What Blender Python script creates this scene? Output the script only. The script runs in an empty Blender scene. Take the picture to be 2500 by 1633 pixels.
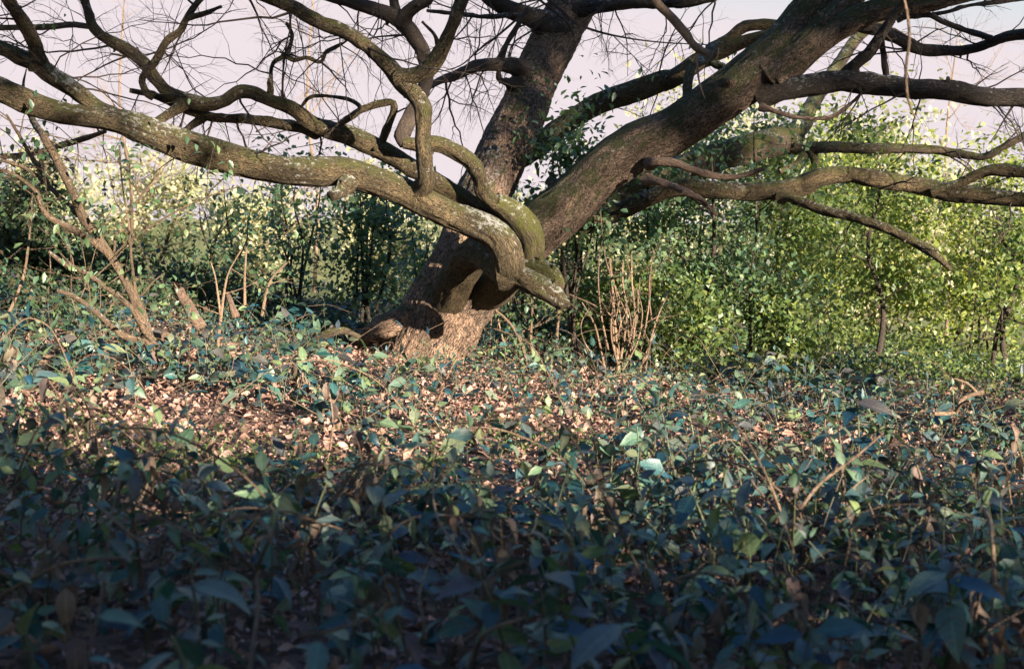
import bpy, math, random
import numpy as np

# ------------------------------------------------------------------ camera, world, sun, exposure
SC = bpy.context.scene
COL = SC.collection
R = math.radians
ZC = 1.45                      # eye height above the datum
PITCH = R(4.87)
FPX, CX, CY = 3472.0, 1250.0, 816.5

cam_data = bpy.data.cameras.new('camera')
cam = bpy.data.objects.new('camera', cam_data)
COL.objects.link(cam)
cam.location = (0, 0, ZC)
cam.rotation_euler = (R(90) - PITCH, 0, 0)
cam_data.lens = 50
cam_data.sensor_width = 36
cam_data.clip_end = 900
cam_data.clip_start = 0.05
cam_data.dof.use_dof = True
cam_data.dof.focus_distance = 9.9
cam_data.dof.aperture_fstop = 4.0
SC.camera = cam

SUN_AZ, SUN_EL = 40.0, 11.5    # sun stands behind the viewer's right shoulder, low
S = np.array([math.sin(R(SUN_AZ)) * math.cos(R(SUN_EL)), -math.cos(R(SUN_AZ)) * math.cos(R(SUN_EL)), math.sin(R(SUN_EL))])

world = bpy.data.worlds.new('World')
SC.world = world
world.use_nodes = True
wn, wl = world.node_tree.nodes, world.node_tree.links
wn.clear()
sky = wn.new('ShaderNodeTexSky')
sky.sky_type = 'NISHITA'
sky.sun_disc = False
sky.sun_elevation = R(SUN_EL)
sky.sun_rotation = math.atan2(S[0], S[1])
sky.altitude = 50
sky.air_density = 1.0
sky.dust_density = 0.5
sky.ozone_density = 1.8
bg = wn.new('ShaderNodeBackground')
bg.inputs['Strength'].default_value = 0.063
wo = wn.new('ShaderNodeOutputWorld')
cap = wn.new('ShaderNodeMix'); cap.data_type = 'RGBA'; cap.blend_type = 'DARKEN'   # the film holds no sky brighter than this
cap.inputs[0].default_value = 1.0
EXPO = 2.42
_k = 1 / (bg.inputs['Strength'].default_value * 2 ** EXPO)
cap.inputs[7].default_value = (.88 * _k, .78 * _k, .82 * _k, 1)
tint = wn.new('ShaderNodeMix'); tint.data_type = 'RGBA'; tint.blend_type = 'MULTIPLY'; tint.inputs[0].default_value = 1.0
tint.inputs[7].default_value = (.86, .93, 1.45, 1)          # the film's cool cast, the same in every direction
wl.new(sky.outputs[0], tint.inputs[6]); wl.new(tint.outputs[2], cap.inputs[6]); wl.new(cap.outputs[2], bg.inputs['Color'])
wl.new(bg.outputs[0], wo.inputs['Surface'])

sun_d = bpy.data.lights.new('sun', 'SUN')
sun_d.energy = 5.0
sun_d.angle = R(0.55)
sun_d.color = (1.0, 0.83, 0.66)
sun = bpy.data.objects.new('sun', sun_d)
COL.objects.link(sun)
from mathutils import Vector, Matrix
sun.rotation_euler = Vector(S.tolist()).to_track_quat('Z', 'Y').to_euler()
sun.location = (20, -30, 20)

SC.view_settings.view_transform = 'Standard'
SC.view_settings.look = 'None'
SC.view_settings.exposure = EXPO
SC.view_settings.gamma = 1.0
SC.view_settings.use_curve_mapping = False

# ------------------------------------------------------------------ helpers
rng = np.random.default_rng(7)

def vnoise(p, seed=0):
    p = np.asarray(p, float)
    i = np.floor(p).astype(np.int64)
    f = p - i
    f = f * f * (3 - 2 * f)
    def h(a, b, c):
        n = (a * 374761393 + b * 668265263 + c * 2147483647 + seed * 974711) & 0xffffffff
        n = ((n ^ (n >> 13)) * 1274126177) & 0xffffffff
        n = (n ^ (n >> 16)) & 0xffff
        return n / 32767.5 - 1
    x, y, z = i[:, 0], i[:, 1], i[:, 2]
    fx, fy, fz = f[:, 0], f[:, 1], f[:, 2]
    r = 0
    for dx in (0, 1):
        for dy in (0, 1):
            for dz in (0, 1):
                w = (fx if dx else 1 - fx) * (fy if dy else 1 - fy) * (fz if dz else 1 - fz)
                r = r + w * h(x + dx, y + dy, z + dz)
    return r

def fbm(p, seed=0, oct=3):
    p = np.asarray(p, float)
    r, a = 0, 1
    for k in range(oct):
        r = r + a * vnoise(p * 2 ** k + 17.3 * k, seed + k)
        a *= .5
    return r

def P(x, y, d):
    """point seen at photograph position (x, y), at depth d metres"""
    u = (x - CX) / FPX * d
    v = (CY - y) / FPX * d
    return np.array([u, d * math.cos(PITCH) + v * math.sin(PITCH), ZC + v * math.cos(PITCH) - d * math.sin(PITCH)])

ZS = 900 / 2380.0
REG = {'A': (0, 0), 'B': (800, 0), 'C': (1600, 0), 'D': (0, 450), 'E': (800, 450), 'F': (1600, 450)}
def Q(reg, x, y, d):
    ox, oy = REG[reg]
    return P(ox + x * ZS, oy + y * ZS, d)
def QR(w, d):
    return w * .5 * ZS * d / FPX

def gz(x, y):
    """height of the ground"""
    x = np.asarray(x, float); y = np.asarray(y, float)
    xs = 7 * np.tanh(x / 7)
    z = .255 - .0954 * xs
    fall = np.clip(y - 14.5, 0, 30)
    z = z - .055 * fall
    z = z + np.clip(-x - 2.5, 0, 4) * np.clip((y - 9) / 4, 0, 1) * np.clip((18 - y) / 3, 0, 1) * .10
    n = fbm(np.stack([x.ravel() * .9, y.ravel() * .9, 0 * x.ravel()], 1), 3, 3).reshape(x.shape)
    return z + n * .035

class MB:
    def __init__(s):
        s.v, s.f, s.bark, s.rnd, s.n = [], [], [], [], 0
    def add(s, v, faces, bark=None, rnd=None):
        v = np.asarray(v, float)
        faces = np.asarray(faces, np.int64)
        s.v.append(v)
        s.f.append(faces + s.n)
        s.bark.append(np.zeros_like(v) if bark is None else np.asarray(bark, float))
        s.rnd.append(np.zeros(len(v)) if rnd is None else np.broadcast_to(np.asarray(rnd, float), (len(v),)))
        s.n += len(v)
    def mesh(s, name, mats, org=(0, 0, 0), smooth=True):
        me = bpy.data.meshes.new(name)
        v = np.concatenate(s.v) - np.asarray(org, float)
        tot, idx = [], []
        for f in s.f:
            tot.append(np.full(len(f), f.shape[1], np.int32)); idx.append(f.ravel())
        tot = np.concatenate(tot); idx = np.concatenate(idx).astype(np.int32)
        me.vertices.add(len(v)); me.vertices.foreach_set('co', v.astype(np.float32).ravel())
        me.loops.add(len(idx)); me.loops.foreach_set('vertex_index', idx)
        me.polygons.add(len(tot))
        st = np.zeros(len(tot), np.int32); st[1:] = np.cumsum(tot)[:-1]
        me.polygons.foreach_set('loop_start', st)
        me.polygons.foreach_set('loop_total', tot)
        me.polygons.foreach_set('use_smooth', np.full(len(tot), smooth, bool))
        a = me.attributes.new('bark', 'FLOAT_VECTOR', 'POINT'); a.data.foreach_set('vector', np.concatenate(s.bark).astype(np.float32).ravel())
        a = me.attributes.new('rnd', 'FLOAT', 'POINT'); a.data.foreach_set('value', np.concatenate(s.rnd).astype(np.float32))
        for m in (mats if isinstance(mats, (list, tuple)) else [mats]):
            me.materials.append(m)
        me.update(calc_edges=True)
        return me
    def build(s, name, mat, parent=None, smooth=True):
        org = ORG.get(parent.name, (0, 0, 0)) if parent is not None else (0, 0, 0)
        o = bpy.data.objects.new(name, s.mesh(name, mat, org, smooth))
        COL.objects.link(o)
        if parent is not None:
            o.parent = parent
        ORG[o.name] = org
        return o

ORG = {}
def thing(name, label, cat, loc, group=None):
    o = bpy.data.objects.new(name, None)
    o.empty_display_size = .1
    COL.objects.link(o)
    o.location = tuple(float(q) for q in loc)
    ORG[o.name] = tuple(float(q) for q in loc)
    o['label'] = label; o['category'] = cat
    if group: o['group'] = group
    return o
def tag(o, label=None, cat=None, group=None, kind=None):
    if label: o['label'] = label
    if cat: o['category'] = cat
    if group: o['group'] = group
    if kind: o['kind'] = kind
    return o

def spline(pts, vals, step):
    """Catmull-Rom through pts (n,3), carrying vals (n,k)"""
    pts = np.asarray(pts, float); vals = np.asarray(vals, float)
    if len(pts) == 2:
        m = (pts[:1] + pts[1:]) / 2
        pts = np.concatenate([pts[:1], m, pts[1:]]); vals = np.concatenate([vals[:1], (vals[:1] + vals[1:]) / 2, vals[1:]])
    a = np.concatenate([2 * pts[:1] - pts[1:2], pts, 2 * pts[-1:] - pts[-2:-1]])
    b = np.concatenate([vals[:1], vals, vals[-1:]])
    op, ov = [], []
    for i in range(1, len(a) - 2):
        L = np.linalg.norm(a[i + 1] - a[i])
        n = max(2, int(L / step))
        t = np.linspace(0, 1, n, endpoint=False)[:, None]
        for src, out in ((a, op), (b, ov)):
            p0, p1, p2, p3 = src[i - 1], src[i], src[i + 1], src[i + 2]
            out.append(.5 * (2 * p1 + (p2 - p0) * t + (2 * p0 - 5 * p1 + 4 * p2 - p3) * t ** 2 + (3 * p1 - p0 - 3 * p2 + p3) * t ** 3))
    op.append(a[-2:-1]); ov.append(b[-2:-1])
    return np.concatenate(op), np.concatenate(ov)

def tube(mb, pts, rad, sides=12, step=None, bump=.0, lump=.0, seed=0, cap=True, rnd=0.0, smoothpath=True):
    rad = np.asarray(rad, float)
    if step is None:
        step = max(.006, float(np.mean(rad)) * .55)
    if smoothpath:
        p, rr = spline(pts, rad[:, None], step); rr = np.maximum(rr[:, 0], .0006)
    else:
        p, rr = np.asarray(pts, float), rad
    n = len(p)
    t = np.gradient(p, axis=0); t /= np.linalg.norm(t, axis=1)[:, None] + 1e-12
    ref = np.array([0, 0, 1.0]) if abs(t[0][2]) < .9 else np.array([1.0, 0, 0])
    nx = np.zeros_like(p); u = np.cross(t[0], ref); u /= np.linalg.norm(u); nx[0] = u
    for i in range(1, n):
        u = u - t[i] * np.dot(u, t[i]); u /= np.linalg.norm(u) + 1e-12; nx[i] = u
    ny = np.cross(t, nx)
    s = np.concatenate([[0], np.cumsum(np.linalg.norm(np.diff(p, axis=0), axis=1))])
    ang = np.arange(sides) / sides * 2 * math.pi
    ca, sa = np.cos(ang)[None, :], np.sin(ang)[None, :]
    bk = np.stack([rr[:, None] * ca, rr[:, None] * sa, np.repeat(s[:, None], sides, 1)], -1).reshape(-1, 3)
    bk = bk + np.array([seed * 3.17, seed * 1.31, seed * 2.71])
    k = np.ones((n, sides))
    if lump or bump:
        r0 = np.repeat(rr[:, None], sides, 1).ravel()
        q = bk / np.maximum(float(np.mean(rr)), .01)
        k = 1 + lump * fbm(q * np.array([.9, .9, .45]), seed, 2).reshape(n, sides)
        if bump:
            f = 1 - np.abs(fbm(bk * np.array([27, 27, 8.0]), seed + 5, 2))
            k = k + (bump / np.maximum(r0, .02) * (f - .7)).reshape(n, sides)
    off = (rr[:, None] * k)[..., None] * (nx[:, None, :] * ca[..., None] + ny[:, None, :] * sa[..., None])
    v = (p[:, None, :] + off).reshape(-1, 3)
    i = np.arange(n - 1)[:, None] * sides; j = np.arange(sides)[None, :]; j2 = (j + 1) % sides
    f = np.stack([i + j, i + j2, i + sides + j2, i + sides + j], -1).reshape(-1, 4)
    mb.add(v, f, bk, rnd)
    if cap and sides >= 5:
        for e, sg in ((0, -1), (n - 1, 1)):
            c = p[e] + t[e] * rr[e] * .15 * sg
            ring = v[e * sides:(e + 1) * sides]
            vv = np.concatenate([ring, (ring + c) / 2 + t[e] * rr[e] * .08 * sg, c[None]])
            b0 = bk[e * sides:(e + 1) * sides]
            bb = np.concatenate([b0, b0 * .5 + b0.mean(0) * .5, b0.mean(0)[None]])
            jj = np.arange(sides); k2 = (jj + 1) % sides
            q4 = np.stack([jj, k2, sides + k2, sides + jj], 1)
            q3 = np.stack([sides + jj, sides + k2, np.full(sides, 2 * sides)], 1)
            if sg < 0: q4 = q4[:, ::-1]; q3 = q3[:, ::-1]
            m0 = mb.n
            mb.add(vv, q4, bb, rnd)
            mb.f.append(q3 + m0)
    return p, rr

def unit(v):
    v = np.asarray(v, float); return v / (np.linalg.norm(v, axis=-1, keepdims=True) + 1e-12)

# ------------------------------------------------------------------ materials
def newmat(name):
    m = bpy.data.materials.new(name); m.use_nodes = True
    nt = m.node_tree; nt.nodes.clear()
    return m, nt.nodes, nt.links
def ramp(n, stops):
    r = n.new('ShaderNodeValToRGB')
    e = r.color_ramp.elements
    while len(e) < len(stops): e.new(.5)
    for q, (pos, c) in zip(e, stops):
        q.position = pos; q.color = (*c, 1) if len(c) == 3 else c
    return r
def mixc(n, l, fac, a, b, mode='MIX'):
    m = n.new('ShaderNodeMix'); m.data_type = 'RGBA'; m.blend_type = mode
    for s, val in ((m.inputs[0], fac), (m.inputs[6], a), (m.inputs[7], b)):
        if hasattr(val, 'is_output'): l.new(val, s)
        elif isinstance(val, (int, float)): s.default_value = val
        else: s.default_value = (*val, 1)
    return m.outputs[2]
def math_(n, l, op, a, b=None, c=None, clamp=False):
    m = n.new('ShaderNodeMath'); m.operation = op; m.use_clamp = clamp
    for s, val in zip(m.inputs, (a, b, c)):
        if val is None: continue
        if hasattr(val, 'is_output'): l.new(val, s)
        else: s.default_value = val
    return m.outputs[0]

def bark_mat(name, dark, mid, light, moss=.5, lichen=.5, scale=1.0, mosscol=(.075, .085, .016), fissure=.0):
    m, n, l = newmat(name)
    at = n.new('ShaderNodeAttribute'); at.attribute_name = 'bark'
    mp = n.new('ShaderNodeMapping'); mp.inputs['Scale'].default_value = (1, 1, .42)
    l.new(at.outputs['Vector'], mp.inputs['Vector'])
    n1 = n.new('ShaderNodeTexNoise'); n1.inputs['Scale'].default_value = 62 * scale; n1.inputs['Detail'].default_value = 6; n1.inputs['Roughness'].default_value = .68
    n1.inputs['Distortion'].default_value = .6
    l.new(mp.outputs[0], n1.inputs['Vector'])
    vo = n.new('ShaderNodeTexVoronoi'); vo.feature = 'DISTANCE_TO_EDGE'; vo.inputs['Scale'].default_value = 44 * scale
    wv = n.new('ShaderNodeTexNoise'); wv.inputs['Scale'].default_value = 20; l.new(mp.outputs[0], wv.inputs['Vector'])
    ad = n.new('ShaderNodeVectorMath'); ad.operation = 'MULTIPLY_ADD'; ad.inputs[1].default_value = (.11, .11, .11)
    l.new(wv.outputs['Color'], ad.inputs[0]); l.new(mp.outputs[0], ad.inputs[2]); l.new(ad.outputs[0], vo.inputs['Vector'])
    plate = math_(n, l, 'MULTIPLY', vo.outputs['Distance'], 7.0, clamp=True)
    h = math_(n, l, 'ADD', math_(n, l, 'MULTIPLY', n1.outputs[0], 1.45), math_(n, l, 'MULTIPLY', plate, .16 + .2 * fissure))
    r = ramp(n, [(.46, dark), (.63, mid), (.86, light)])
    l.new(math_(n, l, 'MULTIPLY', h, .85), r.inputs[0])
    n2 = n.new('ShaderNodeTexNoise'); n2.inputs['Scale'].default_value = 3.2; n2.inputs['Detail'].default_value = 4
    l.new(at.outputs['Vector'], n2.inputs['Vector'])
    n6 = n.new('ShaderNodeTexNoise'); n6.inputs['Scale'].default_value = 11; n6.inputs['Detail'].default_value = 6; n6.inputs['Roughness'].default_value = .7
    l.new(mp.outputs[0], n6.inputs['Vector'])
    col = mixc(n, l, math_(n, l, 'MULTIPLY_ADD', n6.outputs[0], 3.2, -1.25, clamp=True), r.outputs[0], (mid[0] * .6, mid[1] * .64, mid[2] * .66), 'MIX')
    col = mixc(n, l, math_(n, l, 'MULTIPLY_ADD', n2.outputs[0], 2.6, -1.05, clamp=True), col, (mid[0] * .6, mid[1] * .64, mid[2] * .68), 'MIX')
    if fissure > 0:
        fz = ramp(n, [(.0, (1 - fissure,) * 3), (.35, (1, 1, 1))]); l.new(math_(n, l, 'MULTIPLY', plate, n1.outputs[0]), fz.inputs[0])
        col = mixc(n, l, 1.0, col, fz.outputs[0], 'MULTIPLY')
    # moss on the upper faces, dark on the limbs to paint their shadowed tops
    ge = n.new('ShaderNodeNewGeometry'); sp = n.new('ShaderNodeSeparateXYZ'); l.new(ge.outputs['Normal'], sp.inputs[0])
    n3 = n.new('ShaderNodeTexNoise'); n3.inputs['Scale'].default_value = 7; n3.inputs['Detail'].default_value = 7; n3.inputs['Roughness'].default_value = .7
    l.new(at.outputs['Vector'], n3.inputs['Vector'])
    mo = math_(n, l, 'ADD', math_(n, l, 'MULTIPLY', sp.outputs[2], .75), math_(n, l, 'MULTIPLY_ADD', n3.outputs[0], 3.4, -2.55 + moss))
    mo = math_(n, l, 'MULTIPLY', mo, 2.2, clamp=True)
    n5 = n.new('ShaderNodeTexNoise'); n5.inputs['Scale'].default_value = 90; n5.inputs['Detail'].default_value = 3
    l.new(at.outputs['Vector'], n5.inputs['Vector'])
    mcol = mixc(n, l, n5.outputs[0], tuple(q * .45 for q in mosscol), tuple(q * 1.7 for q in mosscol))
    col = mixc(n, l, math_(n, l, 'MULTIPLY', mo, .88), col, mcol)
    # pale lichen
    n4 = n.new('ShaderNodeTexNoise'); n4.inputs['Scale'].default_value = 36; n4.inputs['Detail'].default_value = 6; n4.inputs['Roughness'].default_value = .72
    l.new(at.outputs['Vector'], n4.inputs['Vector'])
    li = math_(n, l, 'ADD', math_(n, l, 'MULTIPLY_ADD', n4.outputs[0], 9.0, -6.2 + 1.6 * lichen), math_(n, l, 'MULTIPLY_ADD', n2.outputs[0], 4.0, -2.0))
    li = math_(n, l, 'ADD', li, math_(n, l, 'MULTIPLY', sp.outputs[2], .9), clamp=True)
    col = mixc(n, l, math_(n, l, 'MULTIPLY', li, .8 if lichen > 0 else 0), col, (.30, .31, .29))
    b = n.new('ShaderNodeBsdfPrincipled'); b.inputs['Roughness'].default_value = .88; b.inputs['Specular IOR Level'].default_value = .25
    l.new(col, b.inputs['Base Color'])
    bu = n.new('ShaderNodeBump'); bu.inputs['Strength'].default_value = 1.0; bu.inputs['Distance'].default_value = .026 / scale
    l.new(h, bu.inputs['Height']); l.new(bu.outputs[0], b.inputs['Normal'])
    o = n.new('ShaderNodeOutputMaterial'); l.new(b.outputs[0], o.inputs['Surface'])
    return m

def leaf_mat(name, stops, trans=.35, rough=.45, spec=.5, tcol=None, vein=False):
    m, n, l = newmat(name)
    at = n.new('ShaderNodeAttribute'); at.attribute_name = 'rnd'
    oi = n.new('ShaderNodeObjectInfo')
    fr = math_(n, l, 'FRACT', math_(n, l, 'ADD', at.outputs['Fac'], oi.outputs['Random']))
    r = ramp(n, [(i / (len(stops) - 1), c) for i, c in enumerate(stops)])
    l.new(fr, r.inputs[0])
    tc = n.new('ShaderNodeNewGeometry')
    nz = n.new('ShaderNodeTexNoise'); nz.inputs['Scale'].default_value = 55; nz.inputs['Detail'].default_value = 3
    l.new(tc.outputs['Position'], nz.inputs['Vector'])
    col = mixc(n, l, 1.0, r.outputs[0], mixc(n, l, nz.outputs[0], (.62, .62, .62), (1.35, 1.35, 1.3)), 'MULTIPLY')
    b = n.new('ShaderNodeBsdfPrincipled'); b.inputs['Roughness'].default_value = rough; b.inputs['Specular IOR Level'].default_value = spec
    if vein:                                                  # midrib and side veins in the leaf's own coordinates
        lc = n.new('ShaderNodeAttribute'); lc.attribute_name = 'bark'
        sx = n.new('ShaderNodeSeparateXYZ'); l.new(lc.outputs['Vector'], sx.inputs[0])
        ax = math_(n, l, 'ABSOLUTE', sx.outputs[0]); on = math_(n, l, 'GREATER_THAN', sx.outputs[1], .002)
        mid_ = math_(n, l, 'MULTIPLY', math_(n, l, 'LESS_THAN', ax, .016), on)
        wv_ = math_(n, l, 'SINE', math_(n, l, 'MULTIPLY', math_(n, l, 'SUBTRACT', sx.outputs[1], math_(n, l, 'MULTIPLY', ax, .9)), 62.0))
        sv = math_(n, l, 'MULTIPLY', math_(n, l, 'MULTIPLY_ADD', wv_, 4.0, -3.0, clamp=True), on)
        lines = math_(n, l, 'MAXIMUM', mid_, math_(n, l, 'MULTIPLY', sv, .55))
        col = mixc(n, l, math_(n, l, 'MULTIPLY', lines, .65), col, mixc(n, l, 1.0, col, (1.9, 1.8, 1.6), 'MULTIPLY'))
        bv = n.new('ShaderNodeBump'); bv.inputs['Strength'].default_value = .5; bv.inputs['Distance'].default_value = .004
        l.new(math_(n, l, 'ADD', math_(n, l, 'MULTIPLY', lines, -1.0), nz.outputs[0]), bv.inputs['Height']); l.new(bv.outputs[0], b.inputs['Normal'])
        spots = n.new('ShaderNodeTexNoise'); spots.inputs['Scale'].default_value = 90; l.new(tc.outputs['Position'], spots.inputs['Vector'])
        col = mixc(n, l, math_(n, l, 'MULTIPLY_ADD', spots.outputs[0], 12.0, -8.3, clamp=True), col, (.10, .075, .045))
    l.new(col, b.inputs['Base Color'])
    o = n.new('ShaderNodeOutputMaterial')
    if trans > 0:
        t = n.new('ShaderNodeBsdfTranslucent')
        l.new(mixc(n, l, 1.0, col, tcol or (1.5, 1.5, .7), 'MULTIPLY'), t.inputs['Color'])
        mx = n.new('ShaderNodeMixShader'); mx.inputs[0].default_value = trans
        l.new(b.outputs[0], mx.inputs[1]); l.new(t.outputs[0], mx.inputs[2]); l.new(mx.outputs[0], o.inputs['Surface'])
    else:
        l.new(b.outputs[0], o.inputs['Surface'])
    return m

M = {}
M['bark'] = bark_mat('trunk_bark', (.013, .009, .008), (.140, .094, .068), (.36, .245, .17), moss=.46, lichen=.18, mosscol=(.040, .046, .012), fissure=.75)
M['bark_right'] = bark_mat('great_limb_bark', (.013, .009, .008), (.112, .078, .056), (.26, .19, .14), moss=.95, lichen=.20, mosscol=(.036, .044, .014), fissure=.7)
M['bark_limb'] = bark_mat('limb_bark', (.008, .007, .006), (.050, .038, .021), (.140, .106, .058), moss=.72, lichen=.46, scale=1.25, mosscol=(.050, .052, .016), fissure=.55)
M['bark_dark'] = bark_mat('dark_limb_bark', (.007, .006, .007), (.032, .026, .022), (.085, .07, .055), moss=.30, lichen=.45, scale=1.25, mosscol=(.035, .040, .014))
M['bark_moss'] = bark_mat('mossy_bark', (.020, .015, .010), (.085, .066, .038), (.18, .145, .088), moss=1.25, lichen=.45, scale=1.2, mosscol=(.058, .062, .014))
M['bark_far'] = bark_mat('far_limb_bark', (.02, .014, .010), (.090, .068, .046), (.18, .14, .10), moss=.85, lichen=.35, mosscol=(.06, .065, .014))
M['twig'] = bark_mat('twig_bark', (.016, .012, .010), (.050, .038, .031), (.10, .078, .060), moss=.0, lichen=.2, scale=2)
M['sapling'] = bark_mat('sapling_bark', (.025, .017, .012), (.090, .063, .040), (.25, .18, .125), moss=.35, lichen=.35, scale=1.6, mosscol=(.05, .05, .018))
M['cane'] = bark_mat('dry_cane', (.07, .045, .03), (.20, .135, .09), (.36, .265, .18), moss=-.6, lichen=0, scale=2)
M['dead'] = bark_mat('dead_wood', (.04, .027, .021), (.13, .088, .064), (.26, .185, .135), moss=-.1, lichen=.1, scale=1.3)
M['stem'] = leaf_mat('green_stem', [(.035, .055, .028), (.07, .08, .035), (.06, .045, .032)], trans=0)
M['plant'] = leaf_mat('undergrowth_leaf', [(.006, .040, .062), (.022, .080, .086), (.095, .150, .080), (.007, .048, .082), (.17, .20, .11), (.004, .024, .042), (.065, .062, .060), (.016, .078, .080), (.12, .17, .07), (.007, .044, .072)], trans=.22, rough=.46, spec=.5, vein=True)  # blue skylight of the shade is put into these leaf colours
M['wilt'] = leaf_mat('wilted_leaf', [(.115, .075, .062), (.085, .066, .062), (.15, .115, .085), (.065, .045, .045), (.10, .095, .062), (.19, .12, .095)], trans=.2, rough=.65, tcol=(1.3, 1.1, .8), vein=True)
M['litter'] = leaf_mat('fallen_leaf', [(.26, .15, .115), (.34, .215, .175), (.17, .095, .07), (.30, .18, .145), (.42, .29, .245), (.20, .11, .08), (.36, .235, .20), (.12, .068, .052), (.24, .145, .11)], trans=.12, rough=.7, tcol=(1.2, 1.0, .8))
M['shrub'] = leaf_mat('shrub_leaf', [(.055, .115, .075), (.08, .15, .075), (.11, .18, .075), (.06, .125, .085), (.15, .20, .09)], trans=.38, rough=.4, spec=.6)
M['shrub_lit'] = leaf_mat('sunlit_spring_leaf', [(.13, .19, .04), (.20, .25, .055), (.27, .30, .08), (.16, .22, .05), (.10, .15, .045)], trans=.45, rough=.5)  # spring green made paler, sunlight on the thicket put into the colour
M['shrub_teal'] = leaf_mat('brightened_shrub_leaf', [(.06, .13, .09), (.09, .17, .10), (.13, .20, .095), (.07, .15, .11), (.17, .23, .11), (.05, .10, .07)], trans=.4, rough=.38, spec=.6)  # shrub leaf copy, brightened against the shade, sky reflection painted as teal
M['shrub_mid'] = leaf_mat('thicket_leaf', [(.06, .11, .035), (.085, .14, .04), (.13, .18, .05), (.07, .12, .045), (.20, .23, .07), (.05, .09, .04)], trans=.4, rough=.45)
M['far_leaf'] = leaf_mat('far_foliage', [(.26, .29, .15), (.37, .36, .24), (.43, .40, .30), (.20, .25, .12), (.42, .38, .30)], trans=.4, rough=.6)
M['ivy'] = leaf_mat('ivy_leaf', [(.022, .050, .034), (.035, .075, .038), (.055, .095, .04), (.026, .058, .040), (.08, .085, .045), (.07, .05, .035)], trans=.25, rough=.5, spec=.35)
M['grass'] = leaf_mat('grass_blade', [(.05, .10, .03), (.08, .13, .035), (.11, .15, .05)], trans=.35, rough=.5)
M['hedge'] = leaf_mat('hedge_leaf', [(.03, .06, .03), (.05, .08, .035), (.04, .07, .03)], trans=.2, rough=.5)

def ground_mat():
    m, n, l = newmat('woodland_floor')
    g = n.new('ShaderNodeNewGeometry')
    n1 = n.new('ShaderNodeTexNoise'); n1.inputs['Scale'].default_value = 28; n1.inputs['Detail'].default_value = 8; n1.inputs['Roughness'].default_value = .7
    l.new(g.outputs['Position'], n1.inputs['Vector'])
    vo = n.new('ShaderNodeTexVoronoi'); vo.inputs['Scale'].default_value = 26; vo.inputs['Randomness'].default_value = 1
    l.new(g.outputs['Position'], vo.inputs['Vector'])
    sp = n.new('ShaderNodeSeparateColor'); l.new(vo.outputs['Color'], sp.inputs[0])
    r1 = ramp(n, [(.3, (.008, .006, .006)), (.55, (.042, .026, .021)), (.8, (.12, .074, .058))]); l.new(n1.outputs[0], r1.inputs[0])
    r2 = ramp(n, [(0, (.04, .024, .018)), (.5, (.13, .08, .06)), (1, (.26, .17, .13))]); l.new(sp.outputs[0], r2.inputs[0])
    c = mixc(n, l, .55, r1.outputs[0], r2.outputs[0])
    n2 = n.new('ShaderNodeTexNoise'); n2.inputs['Scale'].default_value = .35; n2.inputs['Detail'].default_value = 5
    l.new(g.outputs['Position'], n2.inputs['Vector'])
    s3 = n.new('ShaderNodeSeparateXYZ'); l.new(g.outputs['Position'], s3.inputs[0])
    far = math_(n, l, 'MULTIPLY_ADD', s3.outputs[1], .12, -2.1, clamp=True)
    far = math_(n, l, 'MULTIPLY', far, math_(n, l, 'MULTIPLY_ADD', n2.outputs[0], 1.2, .3, clamp=True))
    n3 = n.new('ShaderNodeTexNoise'); n3.inputs['Scale'].default_value = 3; n3.inputs['Detail'].default_value = 6
    l.new(g.outputs['Position'], n3.inputs['Vector'])
    rg = ramp(n, [(.3, (.10, .14, .035)), (.7, (.24, .24, .09))]); l.new(n3.outputs[0], rg.inputs[0])
    c = mixc(n, l, far, c, rg.outputs[0])
    b = n.new('ShaderNodeBsdfPrincipled'); b.inputs['Roughness'].default_value = .95; b.inputs['Specular IOR Level'].default_value = .2
    l.new(c, b.inputs['Base Color'])
    bu = n.new('ShaderNodeBump'); bu.inputs['Strength'].default_value = .8; bu.inputs['Distance'].default_value = .02
    l.new(math_(n, l, 'ADD', n1.outputs[0], math_(n, l, 'MULTIPLY', vo.outputs['Distance'], .8)), bu.inputs['Height'])
    l.new(bu.outputs[0], b.inputs['Normal'])
    o = n.new('ShaderNodeOutputMaterial'); l.new(b.outputs[0], o.inputs['Surface'])
    return m
M['ground'] = ground_mat()

# ------------------------------------------------------------------ ground
def axis(lo, hi, fine, far):
    c = np.arange(lo, hi + 1e-6, fine)
    g, out = fine, []
    x = hi
    while x < far:
        g *= 1.25; x += g; out.append(x)
    a = np.array(out) - hi
    return np.concatenate([lo - a[::-1], c, hi + a])
gx, gy = axis(-7, 7, .09, 420), axis(1.5, 16, .09, 420)
GX, GY = np.meshgrid(gx, gy)
mb = MB()
gv = np.stack([GX.ravel(), GY.ravel(), gz(GX, GY).ravel()], 1)
nx_, ny_ = len(gx), len(gy)
ii = (np.arange(ny_ - 1)[:, None] * nx_ + np.arange(nx_ - 1)[None, :]).ravel()
mb.add(gv, np.stack([ii, ii + 1, ii + nx_ + 1, ii + nx_], 1))
tag(mb.build('ground', M['ground']), kind='structure')

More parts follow.
